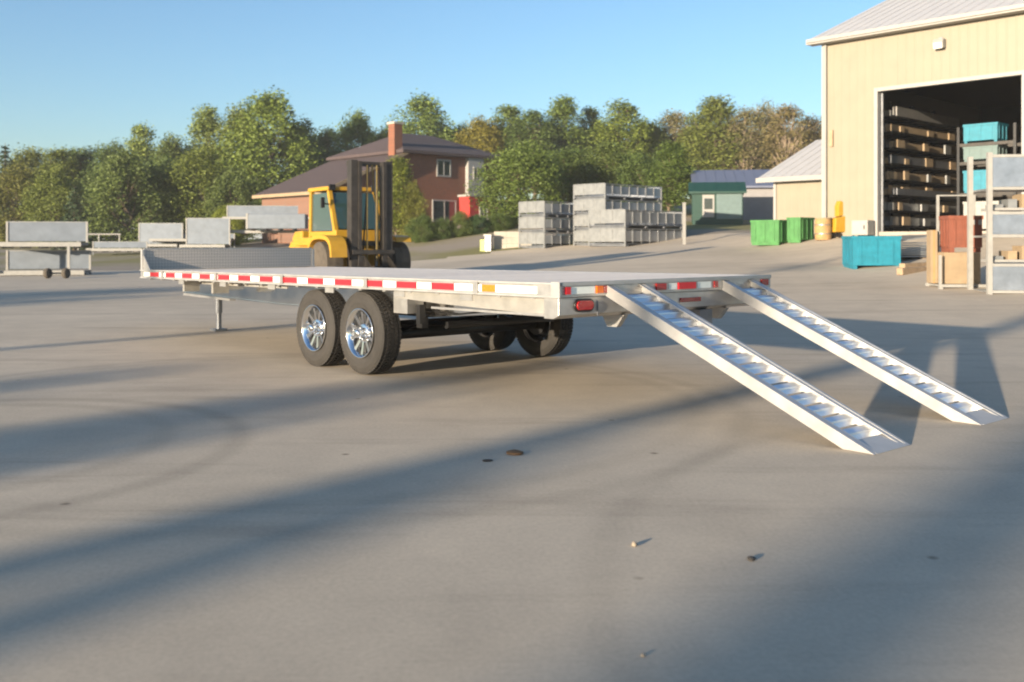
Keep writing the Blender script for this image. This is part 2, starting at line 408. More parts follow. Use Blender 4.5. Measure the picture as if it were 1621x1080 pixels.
# wall lamp
lx, lz = 4.35, 6.30
fl = thing('flood_light', 'small white flood light on the cream wall above the door', 'wall lamp', shed.matrix_basis @ Vector((lx, -.03, lz)), YAW_W)
b = MB(); b.prism([(-.02, -.13), (-.24, -.16), (-.27, .04), (-.2, .17), (-.02, .17)], -.17, .17, 'X'); b.build('housing', 'whitepaint', fl, bevel=.012)
MB().prism([(-.245, -.165), (-.277, .03), (-.262, .035), (-.23, -.165)], -.14, .14, 'X').build('lens', 'lampglass', fl)
MB().span(-.06, .06, -.03, .02, .17, .24).build('bracket', 'galv_dk', fl)
fl.matrix_basis  # placed on the wall

def in_shed(x, y, z=.02):
    return Vector((SH.x, SH.y, SB)) - Q * x + P * y + Vector((0, 0, z))
# cantilever storage rack, eight levels, deep into the shed
rk = thing('cantilever_rack', 'tall dark cantilever rack of long stock just inside the shed door', 'storage rack', in_shed(DX0 - 1.25, 1.0), YAW_W)
RL = 6.2
for i in range(4): MB().span(.05, .2, .3 + i * 1.85, .44 + i * 1.85, 0, 5.0).build('upright', 'black', rk)
levels = [.25, .80, 1.36, 1.92, 2.50, 3.08, 3.66, 4.22]
rs = random.Random(3)
for z in levels:
    b = MB()
    for i in range(4): b.span(.2, 1.25, .32 + i * 1.85, .42 + i * 1.85, z - .08, z)
    b.span(1.16, 1.25, .1, RL, z - .07, z + .0)
    b.build('shelf_arms', 'black', rk)
stk = []
for li, z in enumerate(levels):
    s = thing('stock_bundle', 'bundle of long metal and timber stock on rack level %s from the floor' % ['one', 'two', 'three', 'four', 'five', 'six', 'seven', 'eight'][li], 'bundle', in_shed(DX0 - 1.25, 1.0, .02 + z + .003), YAW_W, 'stock bundles on the rack')
    xx = .24; k = 0
    while xx < 1.1:
        w = rs.uniform(.1, .24); hh = rs.uniform(.16, .36) if xx < .8 else rs.uniform(.16, .36)
        y0 = rs.uniform(0, .5); y1 = RL - rs.uniform(0, .6)
        MB().span(xx, xx + w - .012, y0, y1, .0, hh).build('length', rs.choice(['galv_dk', 'galv', 'carton', 'wood', 'galv', 'alu']), s)
        xx += w
    for q in range(3):
        yy = .7 + q * 2 + rs.uniform(-.3, .5)
        MB().span(1.17, 1.235, yy, yy + rs.uniform(.25, .6), .002, rs.uniform(.2, .36)).build('end_block', rs.choice(['carton', 'galv', 'wood', 'carton']), s)
# pallet rack with teal crates further in
pr = thing('pallet_rack', 'dark steel pallet rack holding teal crates inside the shed', 'storage rack', in_shed(3.95, 2.2), YAW_W)
for (xx, yy) in ((0, 0), (1.9, 0), (0, 1.1), (1.9, 1.1)): MB().span(xx, xx + .09, yy, yy + .09, 0, 3.7).build('upright', 'black', pr)
for z in (1.25, 2.35, 3.0):
    for yy in (0, 1.1): MB().span(.09, 1.9, yy + .01, yy + .07, z, z + .11).build('beam', 'mast', pr)
def crate(label, loc, yaw, d, m, group=None, name='crate', cat='crate', lip=True):
    c = thing(name, label, cat, loc, yaw, group)
    x, y, h = d; t = .035
    MB().span(0, x, 0, t, .1, h).build('side_panel', m, c); MB().span(0, x, y - t, y, .1, h).build('side_panel', m, c)
    MB().span(0, t, t + .002, y - t - .002, .1, h).build('end_panel', m, c); MB().span(x - t, x, t + .002, y - t - .002, .1, h).build('end_panel', m, c)
    MB().span(t, x - t, t, y - t, .1, .14).build('floor_panel', m, c)
    for k in range(3):
        MB().span(x * (k + .5) / 3 - .025, x * (k + .5) / 3 + .025, -.016, -.001, .14, h - .075).build('rib', m, c)
        MB().span(x + .001, x + .016, y * (k + .5) / 3 - .02, y * (k + .5) / 3 + .02, .14, h - .075).build('rib', m, c)
        MB().span(-.016, -.001, y * (k + .5) / 3 - .02, y * (k + .5) / 3 + .02, .14, h - .075).build('rib', m, c)
    for xx in (.02, x - .12): MB().span(xx, xx + .1, .02, y - .02, 0, .098).build('skid', m, c)
    if lip:
        b = MB(); b.span(-.02, x + .02, -.02, .0, h - .07, h + .01); b.span(-.02, x + .02, y, y + .02, h - .07, h + .01); b.span(-.02, 0, 0, y, h - .07, h + .01); b.span(x, x + .02, 0, y, h - .07, h + .01)
        b.build('rim', m, c)
    return c
crate('teal steel crate, topmost of the crates on the shed pallet rack', in_shed(4.15, 2.28, 3.115), YAW_W, (1.15, .95, .68), 'teal', 'teal crates in the shed')
crate('pale teal crate below the topmost teal crate in the shed', in_shed(4.15, 2.28, 2.465), YAW_W, (1.15, .95, .56), 'paleteal', 'teal crates in the shed')
crate('teal crate on the lowest beams of the pallet rack', in_shed(4.15, 2.28, 1.365), YAW_W, (1.15, .95, .8), 'teal', 'teal crates in the shed')
crate('pale grey crate standing on the floor under the teal crates', in_shed(4.15, 2.28, .02), YAW_W, (1.2, .95, 1.05), 'whitepaint')

# lower cream annexe on the shed's left side
an = thing('cream_annexe', 'low cream annexe with pale roof beside the tall shed', 'building', in_shed(-4.9, 4.6, 0) - Vector((0, 0, 0)), YAW_W)
AE = 2.45
for i in range(5): siding(i * .96, (i + 1) * .96, -.6, AE).build('siding_panel', 'cream', an)
MB().prism([(0, -.6), (9, -.6), (9, AE), (4.5, AE + 1.8), (0, AE)], .02, .1, 'X').build('side_wall', 'cream', an)
MB().span(.1, 4.8, 8.9, 9, -.6, AE).build('back_wall', 'cream', an)
roof_plane(an, -.6, 4.78, -.5, 4.5, AE - .02, .41, 'roofwhite')
roof_plane(an, -.6, 4.78, 4.502, 9.4, AE + 2.03, -.41, 'roofwhite', rib=0)
MB().span(-.62, 4.78, -.56, -.505, AE - .2, AE + .0).build('eave_fascia', 'trim', an)
MB().span(-.05, .07, -.06, .06, -.6, AE - .1).build('corner_trim', 'trim', an)

# grey building far behind and the green shed
def gable_building(name, label, cat, org, yaw, w, d, h, pitch, mw, mr, over=.4, base=-1.2):
    t = thing(name, label, cat, org, yaw)
    MB().span(0, w, 0, .15, base, h).build('front_wall', mw, t); MB().span(0, w, d - .15, d, base, h).build('back_wall', mw, t)
    for xx in (.07, w - .07): MB().prism([(.15, base), (d - .15, base), (d - .15, h), (d / 2, h + d / 2 * pitch - .06), (.15, h)], xx - .06, xx + .06, 'X').build('gable_wall', mw, t)
    roof_plane(t, -over, w + over, -over, d / 2, h - .02, pitch, mr, th=.12, rib=.6)
    roof_plane(t, -over, w + over, d / 2 + .002, d + over, h - .02 + (d / 2 + over) * pitch, -pitch, mr, th=.12, rib=0)
    return t
o = at(1106, 338, 60); gb = gable_building('grey_outbuilding', 'long grey outbuilding with slate blue roof behind the green shed', 'building', (o.x, o.y, o.z), YAW_W + R(38), 8.2, 9.0, 1.65, .27, 'greysiding', 'roofblue')
for xx in (4.9, 5.4, 5.9):
    w_ = MB().span(xx, xx + .38, -.04, .02, .15, 1.1).build('window', 'glass', gb)
    MB().span(xx - .05, xx, -.05, .02, .1, 1.15).build('window_frame', 'trim', w_)
o = at(1096, 347, 55); gs = gable_building('green_shed', 'small green garden shed with pale end wall by the grey outbuilding', 'shed', (o.x, o.y, o.z), YAW_W + R(38), 2.75, 1.9, 1.55, .5, 'greendk', 'greendk', over=.2)
MB().span(1.32, 2.7, -.03, .0, 0, 1.5).build('pale_panel', 'paleteal', gs)
MB().span(.55, 1.2, -.03, .0, .1, 1.35).build('door', 'trim', gs); MB().span(.65, 1.1, -.045, -.032, .55, 1.15).build('door_pane', 'glass', gs)

# ------------------------------------------------------------------ brick house
HB = Vector((-12.12, 64.0, 0)); HG = 1.7
house = thing('brick_house', 'brick house with brown hipped roof, chimney and long lower wing', 'house', (HB.x, HB.y, HG), YAW_P)
# local x = P, y = Q ; wing spans x 0..9, y 0..8.3 ; main block x 6.4..15, y -.3..8.6
WE, ME = 3.0, 5.95
MB().span(0, .2, .2, 8.3, -1, WE).build('wing_wall', 'brick', house)
MB().prism([(0, -1), (6.4, -1), (6.4, WE + 2.8), (0, WE)], 0, .2, 'Y').build('wing_gable_wall', 'brick', house)
MB().span(.2, 6.4, 8.1, 8.3, -1, WE).build('wing_back_wall', 'brick', house)
b = MB(); b.add([(-.5, -.35, WE - .12), (6.5, -.35, WE + 2.93), (6.5, 8.7, WE + 2.93), (-.5, 8.7, WE - .12), (-.5, -.35, WE - .28), (6.5, -.35, WE + 2.77), (6.5, 8.7, WE + 2.77), (-.5, 8.7, WE - .28)],
               [(0, 1, 2, 3), (7, 6, 5, 4), (0, 4, 5, 1), (1, 5, 6, 2), (2, 6, 7, 3), (3, 7, 4, 0)])
wr = b.build('wing_roof', 'shingle', house)
MB().bar((-.5, -.38, WE - .22), (6.45, -.38, WE + 2.80), .05, .22).build('rake_board', 'carton', wr)
MB().span(-.56, -.505, -.35, 8.7, WE - .34, WE - .12).build('fascia', 'carton', wr)
MB().span(6.4, 15, 0, .2, -1, ME).build('front_wall', 'brick', house)
MB().span(6.4, 6.6, .202, 8.6, -1, ME).build('left_wall', 'brick', house)
MB().span(14.8, 15, .202, 8.6, -1, ME).build('right_wall', 'brick', house)
MB().span(6.6, 14.8, 8.4, 8.6, -1, ME).build('back_wall', 'brick', house)
e = .55; b = MB()
b.add([(6.4 - e, -e, ME), (15 + e, -e, ME), (15 + e, 8.6 + e, ME), (6.4 - e, 8.6 + e, ME), (9.2, 4.3, ME + 1.75), (12.2, 4.3, ME + 1.75),
       (6.4 - e, -e, ME - .2), (15 + e, -e, ME - .2), (15 + e, 8.6 + e, ME - .2), (6.4 - e, 8.6 + e, ME - .2)],
      [(0, 1, 5, 4), (1, 2, 5), (2, 3, 4, 5), (3, 0, 4), (6, 9, 8, 7), (0, 6, 7, 1), (1, 7, 8, 2), (2, 8, 9, 3), (3, 9, 6, 0)])
hr = b.build('main_roof', 'shingle', house)
ch = MB().span(5.7, 6.38, .25, .95, -1, 7.75).build('chimney', 'brick', house)
MB().span(5.62, 6.46, .17, 1.03, 7.75, 7.9).build('chimney_cap', 'concrete_block', ch)
def hwin(x0, x1, z0, z1, y=0, parent=house):
    w = MB().span(x0, x1, y - .05, y - .02, z0, z1).build('window', 'glass', parent)
    b = MB(); b.span(x0 - .1, x0, y - .08, y - .001, z0 - .1, z1 + .1); b.span(x1, x1 + .1, y - .08, y - .001, z0 - .1, z1 + .1); b.span(x0, x1, y - .08, y - .001, z1, z1 + .1); b.span(x0, x1, y - .08, y - .001, z0 - .1, z0)
    b.span((x0 + x1) / 2 - .04, (x0 + x1) / 2 + .04, y - .075, y - .055, z0, z1); b.build('window_frame', 'trim', w); return w
hwin(9.3, 10.4, 4.35, 5.4); hwin(8.9, 10.9, 1.1, 2.5)
MB().span(11.9, 13.4, -.35, -.01, 3.0, ME - .22).build('upper_bay', 'trim', house)
hwin(12.45, 12.95, 4.2, 5.0, -.351)
pc = MB().span(11.3, 13.3, -1.2, -.02, -1, 2.85).build('red_porch', 'redpaint', house)
MB().span(11.15, 13.45, -1.35, -.02, 2.852, 3.0).build('porch_roof', 'trim', pc)
hwin(12.3, 12.9, .9, 2.3, -1.2)
MB().span(13.9, 14.9, -1.1, -.02, -1, 1.2).build('side_entry', 'redpaint', house)

# ------------------------------------------------------------------ trees
def leaf(b, c, s, rnd):
    q = Matrix.Rotation(rnd.uniform(0, 6.28), 3, 'Z') @ Matrix.Rotation(rnd.uniform(0, 3.14), 3, 'X')
    u = q @ Vector((s, 0, 0)); w = q @ Vector((0, s * rnd.uniform(.5, .9), 0)); c = Vector(c)
    o = len(b.v); b.v += [tuple(c - u), tuple(c - w * .8), tuple(c + u), tuple(c + w * .8)]; b.f.append((o, o + 1, o + 2, o + 3))
def raw_mesh(b, name, m):
    me = bpy.data.meshes.new(name); me.from_pydata(b.v, [], b.f); me.materials.append(M[m]); return me
def tree_mesh(kind, seed):
    rnd = random.Random(seed); tr, cr = MB(), MB()
    if kind in ('round', 'tall', 'sparse', 'bush'):
        zc, rx, rzv, nc, nl, rc, ls, tw = {'round': (5.7, 3.1, 4.2, 155, 160, 1.2, .122, .22), 'tall': (5.6, 1.75, 4.5, 135, 130, .9, .108, .16),
                                         'sparse': (5.9, 1.7, 4.2, 140, 85, .9, .10, .13), 'bush': (4.6, 4.6, 5.2, 175, 165, 1.5, .145, .2)}[kind]
        if kind != 'bush' or True:
            n = 6; pts = [Vector((rnd.uniform(-.12, .12) * i, rnd.uniform(-.12, .12) * i, i * (9.0 if kind in ('tall', 'sparse') else 6.5) / n)) for i in range(n + 1)]
            for i in range(n): tr.tube(pts[i], pts[i + 1], tw * (1 - i / (n + 1)), tw * (1 - (i + 1) / (n + 1)), 7, False)
        lobes = [Vector((rnd.uniform(-.5, .5) * rx, rnd.uniform(-.5, .5) * rx, rnd.uniform(-.5, .5) * rzv)) for _ in range(5)]
        for k in range(nc):
            while True:
                d = Vector((rnd.uniform(-1, 1), rnd.uniform(-1, 1), rnd.uniform(-1, 1)))
                if .25 < d.length < 1: break
            d = d.normalized() * (d.length ** .45)
            taper = 1 - .35 * max(0, d.z) if kind != 'tall' else 1 - .45 * max(0, d.z)
            c = Vector((d.x * rx * taper, d.y * rx * taper, zc + d.z * rzv))
            wob = 1 + .22 * math.sin(3 * math.atan2(d.y, d.x) + seed) * math.cos(2.3 * d.z + seed)
            c.x *= wob; c.y *= wob
            if k % (2 if kind == 'sparse' else 4) == 0:
                st = pts[min(n, max(1, int((c.z * .62) / (pts[-1].z / n))))]
                mid = (st + c) / 2 + Vector((0, 0, -.25)); tr.tube(st, mid, .07, .045, 5, False); tr.tube(mid, c, .045, .018, 5, False)
                if kind == 'sparse':
                    for _ in range(3):
                        e_ = c + Vector((rnd.gauss(0, .5), rnd.gauss(0, .5), rnd.uniform(.2, 1.0))); tr.tube(c, e_, .02, .008, 4, False)
            rr = rc * rnd.uniform(.6, 1.25)
            for _ in range(int(nl * rnd.uniform(.6, 1.3))):
                v = Vector((rnd.gauss(0, 1), rnd.gauss(0, 1), rnd.gauss(0, .8))); v = v.normalized() * (rnd.random() ** .5) * rr
                leaf(cr, c + v, ls * rnd.uniform(.6, 1.3), rnd)
    else:  # spruce
        tr.tube((0, 0, 0), (0, 0, 9.9), .2, .02, 7, False)
        z = .7; 
        while z < 9.9:
            rad = 2.3 * (1 - z / 10.2) + .12; nb = max(5, int(13 * (1 - z / 11)))
            for i in range(nb):
                a = 6.283 * i / nb + rnd.uniform(-.3, .3); rr = rad * rnd.uniform(.7, 1.1)
                e_ = Vector((math.cos(a) * rr, math.sin(a) * rr, z - .22 * rr))
                tr.tube((0, 0, z), e_, .025, .008, 4, False)
                for _ in range(int(8 + 16 * rr)):
                    t = rnd.random() ** .7; c = Vector((0, 0, z)).lerp(e_, t) + Vector((rnd.gauss(0, .1), rnd.gauss(0, .1), rnd.gauss(-.06, .09)))
                    leaf(cr, c, rnd.uniform(.10, .19), rnd)
            z += .42
    lm = {'spruce': 'needle', 'sparse': 'sparse'}.get(kind, 'leaf')
    return raw_mesh(tr, 'trunk', 'palebark' if kind == 'sparse' else 'bark'), raw_mesh(cr, 'crown', lm)
PROTO = {k: [tree_mesh(k, 11 * i + j) for j in range(3)] for i, k in enumerate(('round', 'tall', 'sparse', 'spruce', 'bush'))}
tcount = [0]
def tree(px, topy, Z, wpx, kind, label, tint=(1, 1, 1), name=None, group='trees behind the yard', yaw=None, base=None):
    rnd = random.Random(tcount[0] * 7 + 1); var = PROTO[kind][tcount[0] % 3]; tcount[0] += 1
    b0 = column(px, Z) if base is None else Vector(base)
    h = (CAM_H - (topy - YH) * Z / F) - b0.z
    t = thing(name or {'spruce': 'spruce_tree', 'bush': 'leafy_bush'}.get(kind, 'leafy_tree'), label, 'bush' if kind == 'bush' else 'tree', b0 - Vector((0, 0, .05)), rnd.uniform(0, 6.28) if yaw is None else yaw, group)
    half = {'round': 3.5, 'tall': 2.3, 'sparse': 2.2, 'spruce': 2.2, 'bush': 5.2}[kind]; toph = {'round': 10.2, 'tall': 10.4, 'sparse': 10.6, 'spruce': 10.0, 'bush': 10.2}[kind]
    sx = wpx / 2 * Z / F / half; t.scale = (sx, sx, h / toph)
    link('trunk', var[0], t); c = link('crown', var[1], t); c.color = tuple(tint) + (1,)
    return t
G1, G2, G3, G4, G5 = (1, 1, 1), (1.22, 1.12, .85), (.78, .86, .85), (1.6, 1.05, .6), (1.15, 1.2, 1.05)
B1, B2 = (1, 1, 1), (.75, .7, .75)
# far row, left to right
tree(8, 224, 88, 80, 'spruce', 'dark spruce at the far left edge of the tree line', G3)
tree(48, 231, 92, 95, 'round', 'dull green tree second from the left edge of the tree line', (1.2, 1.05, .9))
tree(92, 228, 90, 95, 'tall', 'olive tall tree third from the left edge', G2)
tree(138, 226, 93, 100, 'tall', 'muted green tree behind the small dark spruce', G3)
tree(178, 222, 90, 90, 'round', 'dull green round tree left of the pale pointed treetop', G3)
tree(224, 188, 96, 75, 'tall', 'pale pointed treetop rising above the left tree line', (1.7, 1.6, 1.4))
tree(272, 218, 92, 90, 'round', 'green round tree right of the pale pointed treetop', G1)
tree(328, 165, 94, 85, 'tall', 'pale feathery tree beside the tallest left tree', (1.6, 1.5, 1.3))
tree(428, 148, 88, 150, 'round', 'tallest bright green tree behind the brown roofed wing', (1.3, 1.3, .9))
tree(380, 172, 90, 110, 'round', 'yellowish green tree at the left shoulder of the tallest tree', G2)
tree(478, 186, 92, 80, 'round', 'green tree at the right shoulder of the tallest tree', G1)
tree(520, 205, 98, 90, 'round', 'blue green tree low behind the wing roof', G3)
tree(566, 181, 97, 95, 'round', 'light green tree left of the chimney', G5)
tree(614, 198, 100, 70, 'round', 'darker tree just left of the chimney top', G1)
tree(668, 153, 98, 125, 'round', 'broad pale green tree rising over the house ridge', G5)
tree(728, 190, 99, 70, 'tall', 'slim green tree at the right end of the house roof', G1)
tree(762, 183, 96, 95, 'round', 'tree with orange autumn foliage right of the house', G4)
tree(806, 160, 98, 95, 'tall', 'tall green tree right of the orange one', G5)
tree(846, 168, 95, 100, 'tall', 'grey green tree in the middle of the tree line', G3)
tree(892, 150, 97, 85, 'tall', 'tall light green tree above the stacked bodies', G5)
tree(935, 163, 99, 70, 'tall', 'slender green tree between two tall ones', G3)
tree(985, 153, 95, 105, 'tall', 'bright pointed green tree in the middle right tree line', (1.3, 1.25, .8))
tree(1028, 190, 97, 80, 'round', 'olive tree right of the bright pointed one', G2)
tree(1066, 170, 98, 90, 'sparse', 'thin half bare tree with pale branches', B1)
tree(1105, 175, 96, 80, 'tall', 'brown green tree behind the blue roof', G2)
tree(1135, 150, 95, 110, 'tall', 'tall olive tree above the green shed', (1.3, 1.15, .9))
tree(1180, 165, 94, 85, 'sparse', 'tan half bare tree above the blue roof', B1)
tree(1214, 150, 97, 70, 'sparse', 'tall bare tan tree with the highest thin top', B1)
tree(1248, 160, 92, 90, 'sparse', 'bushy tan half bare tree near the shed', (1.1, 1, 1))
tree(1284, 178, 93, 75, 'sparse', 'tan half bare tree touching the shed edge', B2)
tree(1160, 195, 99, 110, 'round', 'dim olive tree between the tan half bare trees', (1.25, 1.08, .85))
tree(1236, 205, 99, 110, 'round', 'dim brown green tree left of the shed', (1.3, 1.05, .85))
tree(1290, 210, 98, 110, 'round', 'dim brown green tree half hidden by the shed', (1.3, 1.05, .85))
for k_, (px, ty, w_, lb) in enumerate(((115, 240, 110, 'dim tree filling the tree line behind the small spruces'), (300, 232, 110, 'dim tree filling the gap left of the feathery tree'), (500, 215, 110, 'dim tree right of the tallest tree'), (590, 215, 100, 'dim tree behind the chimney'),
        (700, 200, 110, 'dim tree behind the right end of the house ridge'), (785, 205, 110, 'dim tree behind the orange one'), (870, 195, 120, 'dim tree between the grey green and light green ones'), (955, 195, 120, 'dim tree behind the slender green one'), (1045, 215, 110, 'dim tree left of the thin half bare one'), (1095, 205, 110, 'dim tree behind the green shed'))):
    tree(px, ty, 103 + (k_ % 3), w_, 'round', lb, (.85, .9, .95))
# nearer layer
tree(26, 258, 80, 130, 'bush', 'brownish green thicket tree low at the left edge', (1.25, .95, .8), name='leafy_tree')
tree(92, 262, 78, 110, 'bush', 'yellow green shrubby tree behind the left stack', G2, name='leafy_tree')
tree(118, 292, 72, 70, 'spruce', 'small dark spruce above the railing', (1.2, 1.2, 1.3))
tree(150, 285, 76, 70, 'spruce', 'small blackish spruce beside the railing', G3)
tree(205, 234, 74, 140, 'bush', 'large green shrubby tree behind the railing', G1, name='leafy_tree')
tree(262, 240, 78, 110, 'bush', 'dark green shrubby tree behind the stacked flat bodies', G3, name='leafy_tree')
tree(318, 232, 76, 120, 'round', 'yellow green round tree behind the tilted panel', G2)
tree(375, 262, 74, 100, 'bush', 'green shrub left of the brown roofed wing', G1, name='leafy_tree')
tree(362, 318, 68, 60, 'bush', 'low yellow green bush beside the wing wall', (1.7, 1.5, .7))
tree(628, 246, 60, 75, 'tall', 'young leafy tree in front of the house chimney', (1.35, 1.2, .7), group='plants round the house')
tree(655, 285, 59.5, 50, 'bush', 'brownish green bush right of the young tree', (1.3, 1, .7), group='plants round the house')
tree(826, 216, 62, 150, 'bush', 'big dense round green tree right of the red porch', (.95, 1.0, .8), name='leafy_tree', group='plants round the house')
tree(900, 232, 70, 120, 'round', 'dark green tree behind the dense round one', G3)
tree(962, 225, 68, 110, 'round', 'olive tree behind the stacked bodies', G1)
tree(1020, 235, 66, 110, 'bush', 'dark green shrubby tree behind the tallest stack', G3, name='leafy_tree')
tree(1060, 222, 64, 85, 'tall', 'full green tree left of the green shed', (.9, 1, .8))
for i, (px, ty, w, tn, lb) in enumerate(((668, 338, 50, G3, 'leftmost low hedge bush below the house window'), (700, 342, 40, G3, 'small low bush in front of the white house window'), (730, 333, 40, G1, 'round green bush at the foot of the red porch'),
                                         (756, 338, 46, (.6, .8, 1.1), 'bluish low bush right of the red porch'), (792, 335, 50, G3, 'dark low bush under the dense round tree'))):
    tree(px, ty, 57.5 + i * .4, w, 'bush', lb, tn, group='plants round the house')

# ------------------------------------------------------------------ trailer
YT = math.pi - .857; UA = 3.2
DU = Vector((-math.cos(.857), math.sin(.857), 0)); DV = Vector((math.sin(.857), math.cos(.857), 0))
TO = Vector((.334, 7.082, 0))
def tw(u, v, z=0): return TO + DU * u + DV * v + Vector((0, 0, z))
trailer = thing('flatbed_trailer', 'long silver aluminium flatbed trailer with red and white tape', 'trailer', tw(UA, 0), YT)
trailer.rotation_euler = (0, .009, YT)
TL, TWD, TD = 8.11, 2.592, .92                   # length, width, deck height at the axles
def X(u): return u - UA
def bx(b, u0, u1, v0, v1, z0, z1): return b.span(X(u0), X(u1), -v1, -v0, z0, z1)
# deck planks
npk = 12; pw = (TWD - .10) / npk
prof = [(0, TD - .035), (pw - .006, TD - .035), (pw - .006, TD - .003)]
for k in range(6):
    y = pw - .012 - k * (pw - .024) / 6; prof += [(y, TD), (y - .012, TD), (y - .014, TD - .003), (y - (pw - .024) / 6 + .002, TD - .003)]
prof += [(0, TD - .003)]
pm = MB().prism([(p[0], p[1]) for p in prof], X(.03), X(TL - .03), 'X').mesh('deck_plank', 'deck')
for i in range(npk):
    o = link('deck_plank', pm, trailer); o.location = (0, -(.05 + (i + 1) * pw) + .003, 0)
for v0, v1 in ((0, .048), (TWD - .048, TWD)):
    bx(MB(), .0, TL, v0, v1, TD - .108, TD + .004).build('side_rail', 'alu', trailer, bevel=.004)
bx(MB(), .0, TL, -.012, -.0005, TD - .012, TD + .004).build('rail_lip', 'alu_white', trailer)
bx(MB(), .0, TL, -.012, -.0005, TD - .108, TD - .092).build('rail_lip', 'alu_white', trailer)
# tape on the near rail
per = .52; tmr = bx(MB(), 0, .31, -.003, -.0005, TD - .082, TD - .028).mesh('red_tape', 'redtape'); tmw = bx(MB(), .312, .518, -.003, -.0005, TD - .082, TD - .028).mesh('white_tape', 'whtape')
u = 1.22; k = 0
while u + .31 < TL - .05:
    o = link('red_tape', tmr, trailer); o.location = (u, 0, 0)
    if u + .52 < TL: o = link('white_tape', tmw, trailer); o.location = (u, 0, 0)
    u += per
bx(MB(), .70, .86, -.004, -.0005, TD - .082, TD - .028).build('amber_tape', 'orangetape', trailer)
bx(MB(), .865, 1.215, -.003, -.0005, TD - .082, TD - .028).build('white_tape', 'whtape', trailer)
bx(MB(), .22, .695, -.003, -.0005, TD - .082, TD - .028).build('white_tape', 'whtape', trailer)
for uu in (.9, 2.5, 4.1, 5.7, 7.3):
    bx(MB(), uu, uu + .06, -.02, -.013, TD - .10, TD - .005).build('stake_pocket', 'alu', trailer)
# frame
for v in (.50, TWD - .50):
    b = MB(); b.prism([(X(.3), TD - .145), (X(TL - .25), TD - .145), (X(TL - .25), TD - .30), (X(5.2), TD - .358), (X(2.2), TD - .358), (X(.3), TD - .215)], -v - .006, -v + .006, 'Y'); bx(b, .3, TL - .25, v - .055, v + .055, TD - .145, TD - .128); bx(b, 2.2, 5.2, v - .02, v + .02, TD - .375, TD - .358); b.bar((X(5.2), -v, TD - .366), (X(TL - .25), -v, TD - .308), .04, .017); b.bar((X(2.19), -v, TD - .366), (X(.3), -v, TD - .223), .04, .017)
    b.build('frame_beam', 'beam', trailer)
cm = bx(MB(), 0, .05, .05, TWD - .05, TD - .126, TD - .037).mesh('cross_member', 'alu')
u = .3
while u < TL - .2:
    o = link('cross_member', cm, trailer); o.location = (u, 0, 0); u += .4
# rear outer skirt channel, near and far
for v in (.06, TWD - .075):
    MB().prism([(X(.06), TD - .11), (X(2.15), TD - .11), (X(2.15), TD - .175), (X(1.5), TD - .205), (X(.06), TD - .245)], -v - .015, -v, 'Y').build('rear_side_skirt', 'skirt', trailer)
bx(MB(), .06, 1.6, .045, .059, TD - .250, TD - .232).build('skirt_flange', 'alu', trailer)
# rear bumper
rb = MB().prism([(X(0), TD - .105), (X(0), TD - .235), (X(.06), TD - .262), (X(.16), TD - .262), (X(.16), TD - .105)], -TWD + .01, -.01, 'Y').build('rear_bumper', 'alu', trailer, bevel=.005)
bx(MB(), -.02, .0, .0, TWD, TD - .104, TD + .003).build('rear_rail', 'alu', trailer, bevel=.003)
bx(MB(), -.035, -.021, .01, TWD - .01, TD - .02, TD + .008).build('ramp_rail_lip', 'alu_white', trailer)
bx(MB(), -.04, .05, -.02, -.013, TD - .105, TD + .01).build('corner_cap', 'alu_white', trailer)
# rear lamps and reflectors  (v along the tail, z below deck)
def oval(v, z, w, h, name, m, parent, dep=.02, x0=-.0):
    b = MB(); n = 24; pts = []
    for i in range(n):
        a = 2 * math.pi * i / n; c, s_ = math.cos(a), math.sin(a); r = h / 2
        pts.append(((w / 2 - r) * (1 if c > 0 else -1) + r * c - v, z + r * s_))
    return b.prism(pts, X(x0 - dep), X(x0), 'X').build(name, m, parent, bevel=.003)
for v in (.26, TWD - .26):
    k = oval(v, TD - .168, .205, .098, 'lamp_grommet', 'black', trailer, .014)
    oval(v, TD - .168, .17, .07, 'tail_lamp', 'redlens', k, .026)
for v, w, m in ((.075, .05, 'redtape'), (.405, .07, 'orangetape'), (.465, .055, 'redlens'), (1.10, .12, 'redlens'), (1.42, .22, 'redtape'), (1.80, .045, 'redlens'), (TWD - .10, .1, 'redlens')):
    bx(MB(), -.034, -.0205, v - w / 2, v + w / 2, TD - .082, TD - .028).build('rear_reflector' if 'tape' in m else 'marker_lamp', m, trailer)
for v0, v1 in ((.11, .36), (1.2, 1.30), (1.56, 1.74)):
    bx(MB(), -.024, -.0205, v0, v1, TD - .082, TD - .028).build('white_tape', 'whtape', trailer)
bx(MB(), -.012, -.001, 1.36, 1.62, TD - .19, TD - .155).build('centre_lamp_bar', 'redlens', trailer)
bx(MB(), -.01, -.001, .40, .41, TD - .25, TD - .14).build('lamp_bracket', 'galv_dk', trailer)
bx(MB(), .0, .12, 1.62, 1.78, TD - .44, TD - .263).build('hitch_tube', 'galv_dk', trailer)
for v in (.72, TWD - .60):
    MB().prism([(X(.02), TD - .263), (X(.26), TD - .263), (X(.2), TD - .36), (X(.10), TD - .36)], -v - .05, -v, 'Y').build('ramp_slot_bracket', 'alu', trailer)
# headboard
hb = bx(MB(), TL - .04, TL - .02, .03, TWD - .03, TD + .005, TD + .275).build('headboard', 'diamond', trailer)
b = MB(); bx(b, TL - .06, TL, .0, .03, TD + .005, TD + .27); bx(b, TL - .06, TL, TWD - .03, TWD, TD + .005, TD + .27); bx(b, TL - .045, TL - .015, .03, TWD - .03, TD + .276, TD + .29)
b.build('headboard_frame', 'alu_white', hb)
MB().prism([(X(TL - .06), TD + .004), (X(TL - .30), TD + .004), (X(TL - .06), TD + .2)], -.03, -.015, 'Y').build('gusset', 'alu', hb)
